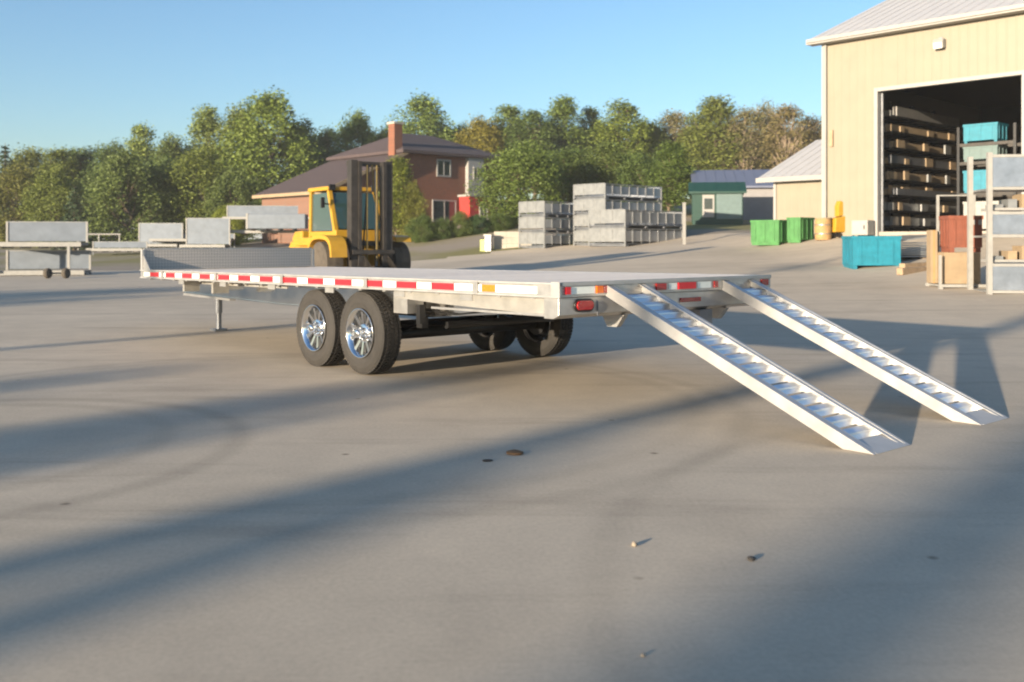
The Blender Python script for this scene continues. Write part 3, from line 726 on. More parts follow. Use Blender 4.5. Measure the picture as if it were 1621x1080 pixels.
# tongue, jacks, front storage
for v in (.75, TWD - .75): MB().bar((X(TL - 1.2), -v, TD - .33), (X(TL + 1.5), -TWD / 2 + (.05 if v < 1 else -.05), TD - .36), .08, .14).build('tongue_beam', 'alu', trailer)
jk = MB().tube((X(8.0), -1.05, .30), (X(8.0), -1.05, TD - .13), .05, n=14).build('jack', 'galv_dk', trailer)
MB().tube((X(8.0), -1.05, .08), (X(8.0), -1.05, .30), .038, n=12).build('jack_leg', 'galv_dk', jk)
bx(MB(), 7.91, 8.09, .96, 1.14, .045, .08).build('jack_foot', 'galv_dk', jk)
for uu in (6.05, 6.9): bx(MB(), uu, uu + .05, .10, .30, TD - .26, TD - .128).build('tie_bracket', 'skirt', trailer)
bx(MB(), 4.6, 6.9, .30, .315, TD - .17, TD - .13).build('chain_rail', 'skirt', trailer)
for uu in (4.75, 5.25, 5.75, 6.25): bx(MB(), uu, uu + .12, .29, .299, TD - .165, TD - .145).build('rail_slot', 'alu_white', trailer)
for uu in (1.05, 2.0, 3.2, 4.4, 5.6, 6.8):
    bx(MB(), uu, uu + .16, .0495, .062, TD - .165, TD - .110).build('gusset_plate', 'alu', trailer)
MB().path([(X(.1), -.42, TD - .25), (X(.6), -.45, TD - .30), (X(1.2), -.44, TD - .26), (X(1.8), -.46, TD - .33), (X(2.4), -.47, TD - .30)], .008, 6).build('wiring_loom', 'black', trailer)
for v in (.035, TWD - .035):
    for k in range(4): MB().tube((X(.02) - .045, -v - .0, TD - .02 - k * .02), (X(.02) - .03, -v, TD - .02 - k * .02), .006, n=6).build('bolt', 'galv_dk', trailer)
# suspension and axles
AXU = (2.774, 2.774 + .861); RW = .389
for au in AXU:
    ax = MB().tube((X(au), -.33, RW - .03), (X(au), -TWD + .33, RW - .03), .055, n=14).build('axle_tube', 'black', trailer, smooth=True)
    for v in (.52, TWD - .52):
        b = MB(); n = 8
        for lf, ln in enumerate((.36, .28, .20)):
            for i in range(n):
                t0, t1 = -1 + 2 * i / n, -1 + 2 * (i + 1) / n
                z0 = RW + .03 - lf * .012 + .07 * t0 * t0 * (ln / .36) ** 2; z1 = RW + .03 - lf * .012 + .07 * t1 * t1 * (ln / .36) ** 2
                b.bar((X(au) + ln * t0, -v, z0), (X(au) + ln * t1, -v, z1), .045, .011)
        b.build('leaf_spring', 'black', trailer)
for uu in (2.36, 3.205, 4.05):
    for v in (.50, TWD - .50):
        bx(MB(), uu - .045, uu + .045, v - .035, v + .035, RW + .05, TD - .376).build('spring_hanger', 'black', trailer)
bx(MB(), 2.12, 2.18, .30, .36, TD - .42, TD - .25).build('light_bracket', 'black', trailer)
bx(MB(), 2.2, 2.42, .22, .40, TD - .33, TD - .13).build('spring_box', 'alu', trailer)
MB().tube((X(2.15), -.62, RW + .08), (X(2.15), -TWD + .62, RW + .08), .035, n=10).build('cross_tube', 'black', trailer)
# wheels
TWI = .235
def tyre_mesh():
    b = MB(); h = TWI / 2; pr = [(-h * .62, .222), (-h * .86, .235), (-h * 1.0, .285), (-h * .99, .325), (-h * .86, .362), (-h * .74, .379)]
    gx = [-.66, -.40, -.33, -.07, -.0 + .07 - .0, .33, .40, .66]
    pr += [(-h * .72, .381)] + [(h * t, .374) for t in (-.6, -.3, 0, .3, .6)] + [(h * .72, .381), (h * .74, .379)]
    pr += [(h * .86, .362), (h * .99, .325), (h * 1.0, .285), (h * .86, .235), (h * .62, .222)]
    b.lathe(pr, 56)
    nb = 64
    for row, (t0, t1, off) in enumerate(((-.80, -.53, 0), (-.47, -.20, .5), (-.14, .14, 0), (.20, .47, .5), (.53, .80, 0))):
        for i in range(nb):
            a0 = 2 * math.pi * (i + off) / nb; a1 = a0 + 2 * math.pi / nb * .78; sk = .03 * (1 if row % 2 else -1)
            ro, ri = .389 - (.003 if row in (0, 4) else 0), .368
            vs = []
            for r in (ri, ro):
                for (a, t, s_) in ((a0, t0, 0), (a1, t0, 0), (a1 + sk, t1, 0), (a0 + sk, t1, 0)): vs.append((r * math.cos(a), h * t, r * math.sin(a)))
            b.add(vs, [(4, 5, 6, 7), (0, 1, 5, 4), (1, 2, 6, 5), (2, 3, 7, 6), (3, 0, 4, 7)])
    me = b.mesh('tyre', 'rubber')
    return me
def rim_mesh():
    b = MB(); b.lathe([(-.105, .226), (-.115, .234), (-.121, .232), (-.118, .222), (-.098, .214), (-.085, .200), (-.030, .196), (.03, .19), (.09, .20), (.112, .226)], 56)
    return b.mesh('wheel_rim', 'polish', True)
tyre_me, rim_me = tyre_mesh(), rim_mesh()
rim_in = MB().lathe([(-.032, .0), (-.030, .194), (-.02, .194)], 40).mesh('spoke_gap_shade', 'dark')  # dark disc stands in for the shade behind the spokes
disc = MB().lathe([(-.075, .0), (-.078, .075), (-.070, .092), (-.045, .095)], 40).mesh('hub_face', 'polish', True)
cap = MB().lathe([(-.155, .0), (-.155, .030), (-.150, .036), (-.115, .040), (-.075, .044)], 24).mesh('hub_cap', 'polish', True)
spoke = MB().add([(.080, -.074, -.013), (.080, -.074, .013), (.200, -.090, .017), (.200, -.090, -.017), (.080, -.045, -.010), (.080, -.045, .010), (.200, -.05, .012), (.200, -.05, -.012)],
                 [(0, 1, 2, 3), (4, 7, 6, 5), (0, 4, 5, 1), (1, 5, 6, 2), (2, 6, 7, 3), (3, 7, 4, 0)]).mesh('spoke', 'polish')
nut = MB().tube((.058, -.076, 0), (.058, -.115, 0), .011, .009, 6).mesh('wheel_nut', 'polish')
drum = MB().lathe([(.10, 0), (.10, .15), (.06, .165), (.0, .165)], 32).mesh('brake_drum', 'black')
for v, sgn in ((.071 + TWI / 2, 1), (TWD - .071 - TWI / 2, -1)):
    for au in AXU:
        w = link('wheel', rim_me, trailer); w.location = (X(au), -v, RW)
        w.rotation_euler = (0, random.uniform(0, 1), 0 if sgn < 0 else math.pi)
        # outer face must look away from the trailer: local -y outwards
        link('tyre', tyre_me, w); link('spoke_gap_shade', rim_in, w); link('hub_face', disc, w); link('hub_cap', cap, w); link('brake_drum', drum, w)
        for i in range(10):
            s_ = link('spoke', spoke, w); s_.rotation_euler = (0, i * math.pi / 5, 0)
            if i < 8: s_ = link('wheel_nut', nut, w); s_.rotation_euler = (0, i * math.pi / 4 + .4, 0)

# ------------------------------------------------------------------ ramps
def ramp(v0, label):
    th = math.atan2(.93, 2.17); L = 2.17 / math.cos(th) + .03; H = .080; Wd = .437
    org = tw(-2.17, v0 + Wd, .002)
    r = thing('loading_ramp', label, 'ramp', org, YT, 'loading ramps')
    c, s_ = math.cos(th), math.sin(th)
    def pt(a, n_): return (a * c - n_ * s_, a * s_ + n_ * c)      # a along the slope, n across it
    cut = H / math.tan(th)
    side = [(0, 0), (cut * 1.0 / c * 0 + H / s_ * .0 + .245, 0), pt(L, -H), pt(L + .02, -.0), ]
    # side rail: top edge runs from the ground tip to the deck, underside is cut flat on the ground at the foot
    poly = [(0, 0), (H / s_, 0), (pt(L, -H)[0], pt(L, -H)[1] ), pt(L, 0)]
    for y0 in (0, Wd - .032):
        m_ = MB().prism(poly, y0, y0 + .032, 'Y').build('side_rail', 'alu_white', r, bevel=.003)
        b = MB(); b.bar((pt(.05, -.006)[0], y0 + (.052 if y0 == 0 else -.02), pt(.05, -.006)[1]), (pt(L - .02, -.006)[0], y0 + (.052 if y0 == 0 else -.02), pt(L - .02, -.006)[1]), .04, .006); b.build('rail_flange', 'alu_white', m_)
    n_r = 15; sp = (L - .32) / n_r
    tooth = MB()
    b = MB(); hw, hh = .060, .024
    prof = [(-hw, 0), (-hw * .55, hh), (hw * .45, hh), (hw, 0), (hw - .008, 0), (hw * .36, hh - .008), (-hw * .46, hh - .008), (-hw + .008, 0)]
    b.prism(prof, .033, Wd - .033, 'Y')
    b.prism([(-hw * .62, hh - .001), (-hw * .5, hh + .010), (-hw * .38, hh - .001)], .036, Wd - .036, 'Y')
    rm = b.mesh('rung', 'rung')
    for i in range(n_r):
        a = .27 + i * sp; o = link('rung', rm, r); p = pt(a, -.056); o.location = (p[0], 0, p[1]); o.rotation_euler = (0, -th, 0)
    b = MB(); b.add([(.0, .033, .002), (.16, .033, pt(.2, -.03)[1]), (.16, Wd - .033, pt(.2, -.03)[1]), (.0, Wd - .033, .002), (.0, .033, -.001), (.16, .033, pt(.2, -.04)[1]), (.16, Wd - .033, pt(.2, -.04)[1]), (.0, Wd - .033, -.001)],
                   [(0, 1, 2, 3), (7, 6, 5, 4), (0, 4, 5, 1), (1, 5, 6, 2), (2, 6, 7, 3), (3, 7, 4, 0)]); b.build('foot_plate', 'alu_white', r)
    MB().span(pt(L, 0)[0] - .03, pt(L, 0)[0] + .06, .04, Wd - .04, pt(L, 0)[1] - .012, pt(L, 0)[1] - .003).build('hook_plate', 'alu_white', r)
    return r
ramp(.479, 'silver loading ramp nearest the viewer, leaning on the trailer tail')
ramp(1.895, 'silver loading ramp at the far side of the trailer tail')

# ------------------------------------------------------------------ forklift
fp = column(548, 27); fa = R(34)
fk = thing('forklift', 'big yellow forklift with glazed cab and tall dark mast', 'forklift', fp, 0)
fk.rotation_euler = (0, 0, fa)          # local -y is forward, local -x is image left
def fb(x0, x1, y0, y1, z0, z1, name, m, parent=fk, bevel=.02): return MB().span(x0, x1, y0, y1, z0, z1).build(name, m, parent, bevel=bevel)
# forward = -y ; mast at y -1.35 ; cab y -.75..1.0 ; counterweight to y 2.4
b = MB(); b.prism([(-1.05, .45), (-1.05, 1.05), (.9, 1.05), (1.9, 1.12), (2.05, .95), (2.05, .4), (1.9, .35), (1.75, .75), (1.15, .78), (1.0, .42)], -.85, .85, 'X'); b.build('chassis', 'yellow', fk, bevel=.03)
MB().prism([(1.2, 1.10), (1.2, 1.42), (1.75, 1.40), (1.95, 1.2), (1.9, 1.05)], -.8, .8, 'X').build('counterweight', 'yellow', fk, bevel=.05)
fb(-.72, .72, -.95, -.70, .5, 1.42, 'front_cowl', 'yellow')
for s_ in (-1, 1):
    arch = [(-1.0 - .75, .55)]
    pts = [(-.95 + .72 * math.copysign(abs(math.cos(a)) ** .6, math.cos(a)), .50 + .68 * math.sin(a) ** .6) for a in [(R(8) + R(164) * i / 10) if s_ < 0 else (R(40) + R(85) * i / 10) for i in range(11)]]
    poly = pts + [(x_ * 1.0 + (x_ + .95) * .12, z_ + .10 if i not in (0, 10) else z_) for i, (x_, z_) in reversed(list(enumerate(pts)))]
    MB().prism(poly, s_ * .98 - .22, s_ * .98 + .22, 'X').build('front_fender', 'yellow', fk)
    fb(s_ * .93 - .1, s_ * .93 + .1, -.2, 1.2, 1.0, 1.22, 'running_board', 'yellow')
    tyref = MB().lathe([(-.24, .26), (-.26, .33), (-.26, .47), (-.22, .545), (0, .56), (.22, .545), (.26, .47), (.26, .33), (.24, .26)], 28, closed=False)
    tm = tyref.mesh('front_wheel', 'mudtyre'); o = link('front_wheel', tm, fk); o.location = (s_ * .98, -.95, .56); o.rotation_euler = (0, 0, R(90))
    hubm = MB().lathe([(-.2, 0), (-.2, .12), (-.16, .2), (-.24, .27), (.24, .27), (.24, 0)], 20).build('hub', 'mudtyre', o)
    tm = MB().lathe([(-.15, .2), (-.17, .3), (-.15, .40), (0, .42), (.15, .40), (.17, .3), (.15, .2), (.1, 0), (-.1, 0)], 22).mesh('rear_wheel', 'mudtyre'); o = link('rear_wheel', tm, fk); o.location = (s_ * .85, 1.5, .42); o.rotation_euler = (0, 0, R(90))
# cab: frame pillars, roof, panes
cz0, cz1 = 1.24, 2.48
for s_ in (-1, 1):
    x_ = s_ * .66
    MB().bar((x_, -.92, 1.06), (x_, -.38, cz1), .10, .12).build('cab_pillar', 'yellow', fk)
    MB().bar((x_, .86, 1.06), (x_, .80, cz1), .10, .12).build('cab_pillar', 'yellow', fk)
    MB().bar((x_, -.92, 1.32), (x_, .86, 1.32), .09, .12).build('cab_sill', 'yellow', fk)
    MB().prism([(-.80, 1.40), (.80, 1.40), (.76, cz1 - .06), (-.42, cz1 - .06)], x_ - .012, x_ + .012, 'X').build('side_pane', 'tint', fk)
MB().add([(-.6, -.90, 1.45), (.6, -.90, 1.45), (.6, -.42, cz1 - .05), (-.6, -.42, cz1 - .05), (-.6, -.88, 1.45), (.6, -.88, 1.45), (.6, -.40, cz1 - .05), (-.6, -.40, cz1 - .05)],
         [(0, 1, 2, 3), (7, 6, 5, 4), (0, 4, 5, 1), (1, 5, 6, 2), (2, 6, 7, 3), (3, 7, 4, 0)]).build('windscreen', 'tint', fk)
MB().prism([(.80, 1.40), (.83, 1.40), (.79, cz1 - .06), (.76, cz1 - .06)], -.6, .6, 'X').build('rear_pane', 'tint', fk)
fb(-.74, .74, -.46, .92, cz1, cz1 + .11, 'cab_roof', 'yellow')
fb(-.25, .25, .15, .35, 1.3, 1.95, 'seat_back', 'black'); fb(-.27, .27, -.35, .2, 1.3, 1.42, 'seat', 'black')
MB().path([(-.74, -.55, 2.1), (-.95, -.62, 2.12)], .02).build('mirror_arm', 'black', fk); fb(-1.02, -.9, -.66, -.62, 2.0, 2.28, 'mirror', 'black')
# mast
mz = 3.22
for s_ in (-1, 1):
    b = MB(); x_ = s_ * .50; b.span(x_ - .09, x_ + .09, -1.62, -1.57, .18, mz); b.span(x_ - .09, x_ + .09, -1.40, -1.35, .18, mz); b.span(x_ + (.05 if s_ > 0 else -.09), x_ + (.09 if s_ > 0 else -.05), -1.57, -1.40, .18, mz)
    b.build('outer_mast_channel', 'mast', fk)
    b = MB(); x_ = s_ * .355; b.span(x_ - .045, x_ + .045, -1.66, -1.42, .25, mz - .03); b.build('inner_mast_channel', 'mast', fk)
    MB().tube((s_ * .24, -1.38, .4), (s_ * .24, -1.38, mz - .25), .045, n=10).build('lift_cylinder', 'galv_dk' if s_ > 0 else 'brassy', fk)
    MB().bar((s_ * .14, -1.6, .6), (s_ * .14, -1.6, mz - .12), .05, .025).build('lift_chain', 'brassy', fk)
    MB().tube((s_ * .62, -1.35, 1.1), (s_ * .70, -.7, 1.0), .06, n=10).build('tilt_cylinder', 'black', fk)
    b = MB(); b.prism([(-1.70, .06), (-1.70, .75), (-1.64, .75), (-1.64, .12), (-2.85, .06), (-2.85, .04), (-1.70, .0)], s_ * .34 - .08, s_ * .34 + .08, 'X'); b.build('fork', 'mast', fk)
for z in (.3, 1.0, mz - .14): fb(-.6, .6, -1.38, -1.32, z, z + .13, 'mast_crossbar', 'mast', bevel=.005)
fb(-.6, .6, -1.72, -1.66, .32, .46, 'carriage_bar', 'mast', bevel=.005); fb(-.6, .6, -1.72, -1.66, .78, .9, 'carriage_bar', 'mast', bevel=.005)
MB().path([(.05, -1.5, mz - .1), (.10, -1.52, 2.4), (.22, -1.5, 1.9), (.25, -1.45, 1.0)], .022, 6).build('hydraulic_hose', 'brassy', fk)
MB().path([(1.0, -.6, 1.25), (.98, -.35, 2.0)], .022, 6).build('grab_rail', 'yellow', fk)
MB().path([(-.05, -1.5, mz - .1), (-.12, -1.52, 2.2), (-.18, -1.45, .9)], .022, 6).build('hydraulic_hose', 'black', fk)
for s_ in (-1, 1): fb(s_ * .62 - .09, s_ * .62 + .09, -.50, -.42, cz1 - .02 + .02, cz1 + .16, 'work_lamp', 'black', bevel=.01)

# ------------------------------------------------------------------ stacked galvanised bodies in the middle
def body_box(label, corner, z, w, l, h, m='galv', m2='silver', group='stacked metal truck bodies'):
    t = thing('metal_truck_body', label, 'truck body', (corner.x, corner.y, z), YAW_P, group)   # local x = P (side), local y = Q (end panel)
    MB().span(.0, .04, .06, w - .06, .20, h - .02).build('end_panel', m, t)
    MB().span(l - .04, l, .06, w - .06, .14, h - .02).build('end_panel', m2, t)
    for y_ in (.02, w - .06): MB().span(.06, l - .06, y_, y_ + .03, .22, h - .10).build('side_panel', m2, t)
    for (x_, y_) in ((-.012, -.0), (-.012, w - .06), (l - .05, 0), (l - .05, w - .06)): MB().span(x_, x_ + .065, y_ - .008, y_ + .06, 0, h).build('corner_post', 'galv', t)
    MB().span(.02, l - .02, .06, w - .06, .09, .138).build('floor_deck', 'galv_dk', t)
    for k in range(4):
        x_ = .15 + k * (l - .4) / 3; MB().span(x_, x_ + .1, .01, w - .01, .0, .078).build('cross_bearer', 'galv_dk', t)
    b = MB(); b.span(-.02, .05, .06, w - .06, h - .02, h + .02); b.span(.05, l - .05, -.004, .05, h - .05, h - .005); b.build('top_rail', 'galv', t)
    for k in range(int(l / .6)):
        x_ = .5 + k * .6
        if x_ < l - .2: MB().span(x_, x_ + .04, -.004, .018, .16, h - .06).build('side_rib', 'galv', t)
    for k in range(2):
        y_ = w * (k + 1) / 3; MB().span(-.012, -.001, y_, y_ + .03, .16, h - .04).build('end_rib', 'galv', t)
    return t
def stack(corner, n, w, l, h, what, names):
    z = corner.z + .02
    for i in range(n): body_box('%s in the %s' % (names[i], what), corner, z + i * (h + .03), w, l, h)
cA = onground(862, 394, 30); cB = onground(938, 394, 30); cC = onground(990, 391, 30)
sc = cA.y / 46.0
stack(cA, 3, 1.75 * sc, 2.6 * sc, .715 * sc, 'leftmost low stack of metal bodies', ['bottom galvanised truck body', 'middle galvanised truck body', 'top galvanised truck body'])
cB2 = cB + P * 1.2 + Q * .3; cB2.z = g(cB2.x, cB2.y)
stack(cB2, 4, 2.0 * sc, 4.1 * sc, .69 * sc, 'tallest stack of metal bodies', ['bottom metal truck body', 'second metal truck body from the ground', 'third metal truck body from the ground', 'topmost metal truck body'])
stack(cC, 2, 2.2 * sc, 4.3 * sc, .80 * sc, 'nearest low stack of metal bodies', ['lower pale metal truck body', 'upper pale metal truck body'])
pp = onground(1083, 387, 30); tag(MB().span(-.06, .06, -.06, .06, -.1, 1.75).box((0, 0, 1.77), (.15, .15, .04)).build('marker_post', 'whitepaint', None, pp), 'thin white post at the right end of the metal stacks', 'post')
# low block wall and utility pedestal
lw = onground(782, 394, 30); lwt = thing('low_block_wall', 'low beige concrete block wall left of the metal stacks', 'wall', lw, 0)
for i in range(3):
    for j in range(3): MB().span(i * .62 + (.0), i * .62 + .61, 0, .4, j * .3 - .05, j * .3 + .24).build('block', 'concrete_block', lwt)
up = onground(774, 396, 30); ut = thing('utility_pedestal', 'small white topped utility box beside the block wall', 'utility box', up, R(-20))
MB().span(-.14, .14, -.14, .14, -.05, .66).build('body', 'galv_dk', ut); MB().span(-.2, .2, -.2, .2, .662, .76).build('lid', 'whitepaint', ut); MB().span(-.42, -.16, -.1, .1, -.05, .5).build('green_cover', 'lime', ut)

# ------------------------------------------------------------------ left side: stacked flat bodies
def flat_body(label, loc, yaw, l, w, hb, m='galv', legs=.5, name='stored_flatbed', panel='left_panel'):
    t = thing(name, label, 'flatbed body', loc, yaw, 'flatbed bodies stored on the left')
    MB().span(0, l, 0, w, legs - .1, legs).build('deck', 'left_deck', t)
    MB().span(0, l, -.03, -.001, legs - .14, legs + .02).build('side_rail', 'whitepaint', t)
    for k in range(5): MB().span(.15 + k * (l - .4) / 4, .25 + k * (l - .4) / 4, .05, w - .05, legs - .2, legs - .102).build('cross_member', 'black', t)
    for (x_, y_) in ((0, 0), (l - .06, 0), (0, w - .06), (l - .06, w - .06)): MB().span(x_, x_ + .06, y_, y_ + .06, 0, legs - .102).build('leg', 'galv_dk', t)
    MB().span(.07, l - .07, w - .05, w - .02, legs + .05, legs + hb).build('rack_panel', panel, t)
    for x_ in (0, l - .07): MB().span(x_, x_ + .07, w - .08, w - .0, legs + .002, legs + hb + .04).build('panel_post', 'whitepaint', t)
    MB().span(.07, l - .07, w - .06, w - .01, legs + hb + .002, legs + hb + .04).build('panel_top_rail', 'galv', t)
    return t
la = onground(-6, 437, 20)
kx = la.y / 33
yl = R(13)
flat_body('lower flatbed body with tall panel at the far left edge', la, yl, 2.75 * kx, 1.3, .66 * kx, legs=.16)
flat_body('upper flatbed body with bluish panel at the far left edge', la + Vector((0, 0, 1.02 * kx)), yl, 2.65 * kx, 1.3, .70 * kx, legs=.10)
for (x_, y_) in ((.02, .03), (2.55 * kx, .03), (.02, 1.24), (2.55 * kx, 1.24)):
    q_ = la + Vector((x_ * math.cos(yl) - y_ * math.sin(yl), x_ * math.sin(yl) + y_ * math.cos(yl), .18))
tag(MB().span(0, .09, 0, .09, 0, .90 * kx).build('spacer_post', 'whitepaint', None, la + Vector((.05, -.12, .1)), yl), 'white spacer post at the left end of the left edge stack', 'post', 'spacer posts of the left edge stack')
tag(MB().span(0, .09, 0, .09, 0, .90 * kx).build('spacer_post', 'whitepaint', None, la + Vector((2.50 * kx, -.3, .1)), yl), 'white spacer post at the right end of the left edge stack', 'post', 'spacer posts of the left edge stack')
def wheelset(p, yaw, lab):
    t = thing('dolly_wheels', lab, 'wheels', p, yaw)
    MB().tube((-.3, 0, .17), (.3, 0, .17), .03).build('axle', 'black', t)
    for s_ in (-1, 1):
        o = link('wheel', MB().lathe([(-.07, 0), (-.07, .1), (-.07, .15), (-.04, .17), (.04, .17), (.07, .15), (.07, 0)], 18).mesh('wheel', 'mudtyre'), t); o.location = (s_ * .28, 0, .17); o.rotation_euler = (0, 0, R(70))
pw_ = onground(90, 441, 20); wheelset(pw_, R(10), 'small black dolly wheels at the foot of the left edge stack')
rl = onground(124, 396, 30); rt = thing('pipe_railing', 'pale pipe railing right of the left edge stack', 'railing', rl, R(3))
kz = rl.y / F
for i in range(3): MB().tube((i * 32 * kz, 0, -.05), (i * 32 * kz, 0, 24 * kz), .05).build('post', 'whitepaint', rt)
MB().tube((-.1, 0, 25 * kz), (66 * kz, 0, 25 * kz), .055).build('top_rail', 'whitepaint', rt)
for (px, py, l, hb, yaw, lab, lg) in ((208, 400, 1.9, .9, 4, 'flatbed body with short pale panel left of the trailer headboard', .35), (284, 401, 1.9, 1.15, 4, 'flatbed body with taller pale panel above the headboard', .35), (330, 397, 5.4, .02, 3, 'long grey flatbed body left of the forklift', .85),
        (136, 405, 2.3, .28, 9, 'low flatbed body under the pipe railing', .3), (236, 399, 3.4, .22, 6, 'long low flatbed body between the two pale panels', .55), (352, 392, 3.8, .5, 5, 'flatbed body with low panel behind the long grey one', 1.3)):
    p = onground(px, py, 24); flat_body(lab, p, R(yaw), l * p.y / 42, 1.5, hb * p.y / 42, legs=lg * p.y / 42)
p = onground(388, 397, 24); k = p.y / 42
bt = thing('metal_box_body', 'grey metal box body resting on the long flatbed body', 'truck body', (p.x, p.y + .25, p.z + .855 * k), R(3))
b = MB().span(0, 2.5 * k, 0, 1.2, .12, .72 * k).build('box_shell', 'left_panel', bt, bevel=.03)
for i in range(4): MB().span(.2 + i * .6 * k, .32 + i * .6 * k, .02, 1.15, 0, .118).build('bearer', 'black', bt)
MB().span(-.02, .1, -.02, 1.22, .1, .74 * k).build('end_frame', 'whitepaint', bt)

# ------------------------------------------------------------------ right side yard goods
p = onground(1233, 389, 25); s_ = p.y / F
crate('bright green steel bin left of the other green bin', p + Vector((0, 0, .01)), YAW_P, (1.15, 1.2, 40 * s_), 'green', 'green bins by the shed')
p2 = onground(1267, 385, 25); s_ = p2.y / F
crate('green steel bin between the bright green bin and brown drum', p2 + Vector((0, 0, .01)), YAW_P, (.95, .55, 40 * s_), 'green', 'green bins by the shed')
p3 = onground(1303, 380, 25); s_ = p3.y / F
d = thing('fibre_drum', 'brown cylindrical fibre drum between the green bin and cream wall', 'drum', p3)
MB().lathe([(0, 0), (0, 12 * s_), (4 * s_, 12.6 * s_), (16 * s_, 13 * s_), (28 * s_, 12.6 * s_), (33 * s_, 12 * s_), (33 * s_, 0)], 26, 'Z').build('barrel', 'brown', d)
MB().lathe([(33.1 * s_, 0), (33.1 * s_, 12.7 * s_), (35 * s_, 12.7 * s_), (35 * s_, 0)], 26, 'Z').build('lid', 'carton', d)
for z in (9, 23): MB().lathe([(z * s_, 12.5 * s_), (z * s_, 13.2 * s_), ((z + 1.4) * s_, 13.2 * s_), ((z + 1.4) * s_, 12.5 * s_)], 26, 'Z').build('hoop', 'galv_dk', d)
p4 = onground(1330, 376, 25); s_ = p4.y / F
y = thing('yellow_stacker', 'yellow pedestrian stacker standing against the cream shed corner', 'stacker', p4, R(20))
MB().prism([(-16 * s_, 8 * s_), (10 * s_, 8 * s_), (10 * s_, 24 * s_), (4 * s_, 34 * s_), (-14 * s_, 30 * s_)], -8 * s_, 8 * s_, 'Y').build('body', 'yellow', y, bevel=.03)
MB().prism([(-7 * s_, 33 * s_), (3 * s_, 34.5 * s_), (2 * s_, 56 * s_), (-3 * s_, 58 * s_), (-7 * s_, 50 * s_)], -5 * s_, 5 * s_, 'Y').build('column', 'yellow', y, bevel=.02)
MB().span(5 * s_, 8 * s_, -6 * s_, -4 * s_, 10 * s_, 54 * s_).build('mast_rail', 'galv_dk', y); MB().span(5 * s_, 8 * s_, 4 * s_, 6 * s_, 10 * s_, 54 * s_).build('mast_rail', 'galv_dk', y)
for (x_, y_) in ((-11, -7), (-11, 7), (8, -6), (8, 6)):
    o = link('wheel', MB().lathe([(-2 * s_, 0), (-2 * s_, 4 * s_), (2 * s_, 4 * s_), (2 * s_, 0)], 14).mesh('wheel', 'black'), y); o.location = (x_ * s_, y_ * s_, 4 * s_)
p5 = onground(1366, 376, 25); s_ = p5.y / F
wb = thing('white_cabinet', 'small white cabinet against the shed left of the door', 'cabinet', p5 + P * .0, YAW_W)
MB().span(-.3, .3, -.25, .25, .08, .6).build('case', 'whitepaint', wb, bevel=.015); MB().span(-.26, .26, -.262, -.252, .12, .56).build('door', 'trim', wb); MB().span(.16, .2, -.275, -.263, .28, .42).build('handle', 'black', wb)
for (x_, y_) in ((-.25, -.2), (.25, -.2), (-.25, .2), (.25, .2)): MB().span(x_ - .03, x_ + .03, y_ - .03, y_ + .03, 0, .079).build('foot', 'black', wb)
# teal bin, sheets and timber
p6 = onground(1350, 427, 15); s_ = p6.y / F
tb = crate('bright teal steel bin standing on the yard in front of the shed', p6 + Vector((0, 0, .01)), R(-4), (74 * s_, 1.05, 52 * s_), 'teal')
p7 = onground(1432, 420, 15) + Vector((0, 1.0, 0)); p7.z = g(p7.x, p7.y); s_ = p7.y / F
ms = thing('sheet_metal_stack', 'stack of grey sheet metal panels right of the teal bin', 'metal sheets', p7, R(8))
for i in range(2): MB().span(.1 + i * .9, .2 + i * .9, 0, 1.3, -.1, .12).build('bearer', 'wood', ms)
for i in range(7):
    b = MB(); b.box((.62 + .03 * math.sin(i * 2), .7, .16 + i * .062), (1.25, 1.5, .035), Matrix.Rotation(R(3 * math.sin(i * 3.1)), 3, 'Z')); b.build('sheet', 'galv' if i % 3 else 'galv_dk', ms)
MB().box((.66, .72, .64), (1.2, 1.5, .03), Matrix.Rotation(R(-9), 3, 'Y')).build('sheet', 'galv', ms)
for i, (px, py, ln, yw, z, lb) in enumerate(((1424, 436, 1.9, 38, 0, 'long weathered timber beam lying nearest in front of the grey sheets'), (1428, 428, 1.8, 36, .0, 'second weathered timber beam lying behind the nearest beam'))):
    q_ = onground(px, py, 12); t_ = MB().bar((0, 0, .09), (ln * math.cos(R(yw)), ln * math.sin(R(yw)), .12 + z), .16, .16).build('timber_beam', 'wood', None, q_, bevel=.008); tag(t_, lb, 'timber', 'timber beams')
# pale wire stillage with carton and red bin
p8 = onground(1487, 458, 10); s_ = p8.y / F
wst = thing('pale_stillage', 'low pale steel stillage frame holding a carton, left of the tall rack', 'stillage', p8, R(-3))
wl, wd = 80 * s_, 62 * s_
MB().span(0, wl, 0, .06, .04, .10).build('base_rail', 'whitepaint', wst); MB().span(0, wl, wd - .06, wd, .04, .10).build('base_rail', 'whitepaint', wst)
for i in range(5): MB().span(.06 + i * (wl - .16) / 4, .10 + i * (wl - .16) / 4, .062, wd - .062, .05, .09).build('base_slat', 'whitepaint', wst)
for (x_, y_, h_) in ((0, 0, 54 * s_), (wl - .05, 0, 54 * s_), (18 * s_, wd - .05, 152 * s_), (wl - .05, wd - .05, 152 * s_)): MB().span(x_, x_ + .05, y_ + .003, y_ + .05, .101, h_).build('post', 'whitepaint', wst)
MB().span(18 * s_ + .05, wl - .05, wd - .05, wd - .01, 150 * s_, 152 * s_).build('top_rail', 'whitepaint', wst)
for (x_, y_) in ((0, 0), (wl - .08, 0), (0, wd - .08), (wl - .08, wd - .08)): MB().span(x_, x_ + .08, y_, y_ + .08, -.02, .039).build('foot', 'whitepaint', wst)
ct = thing('cardboard_carton', 'tan cardboard carton standing in the pale stillage', 'carton', p8 + Vector((.16, .15, .105)), R(-3))
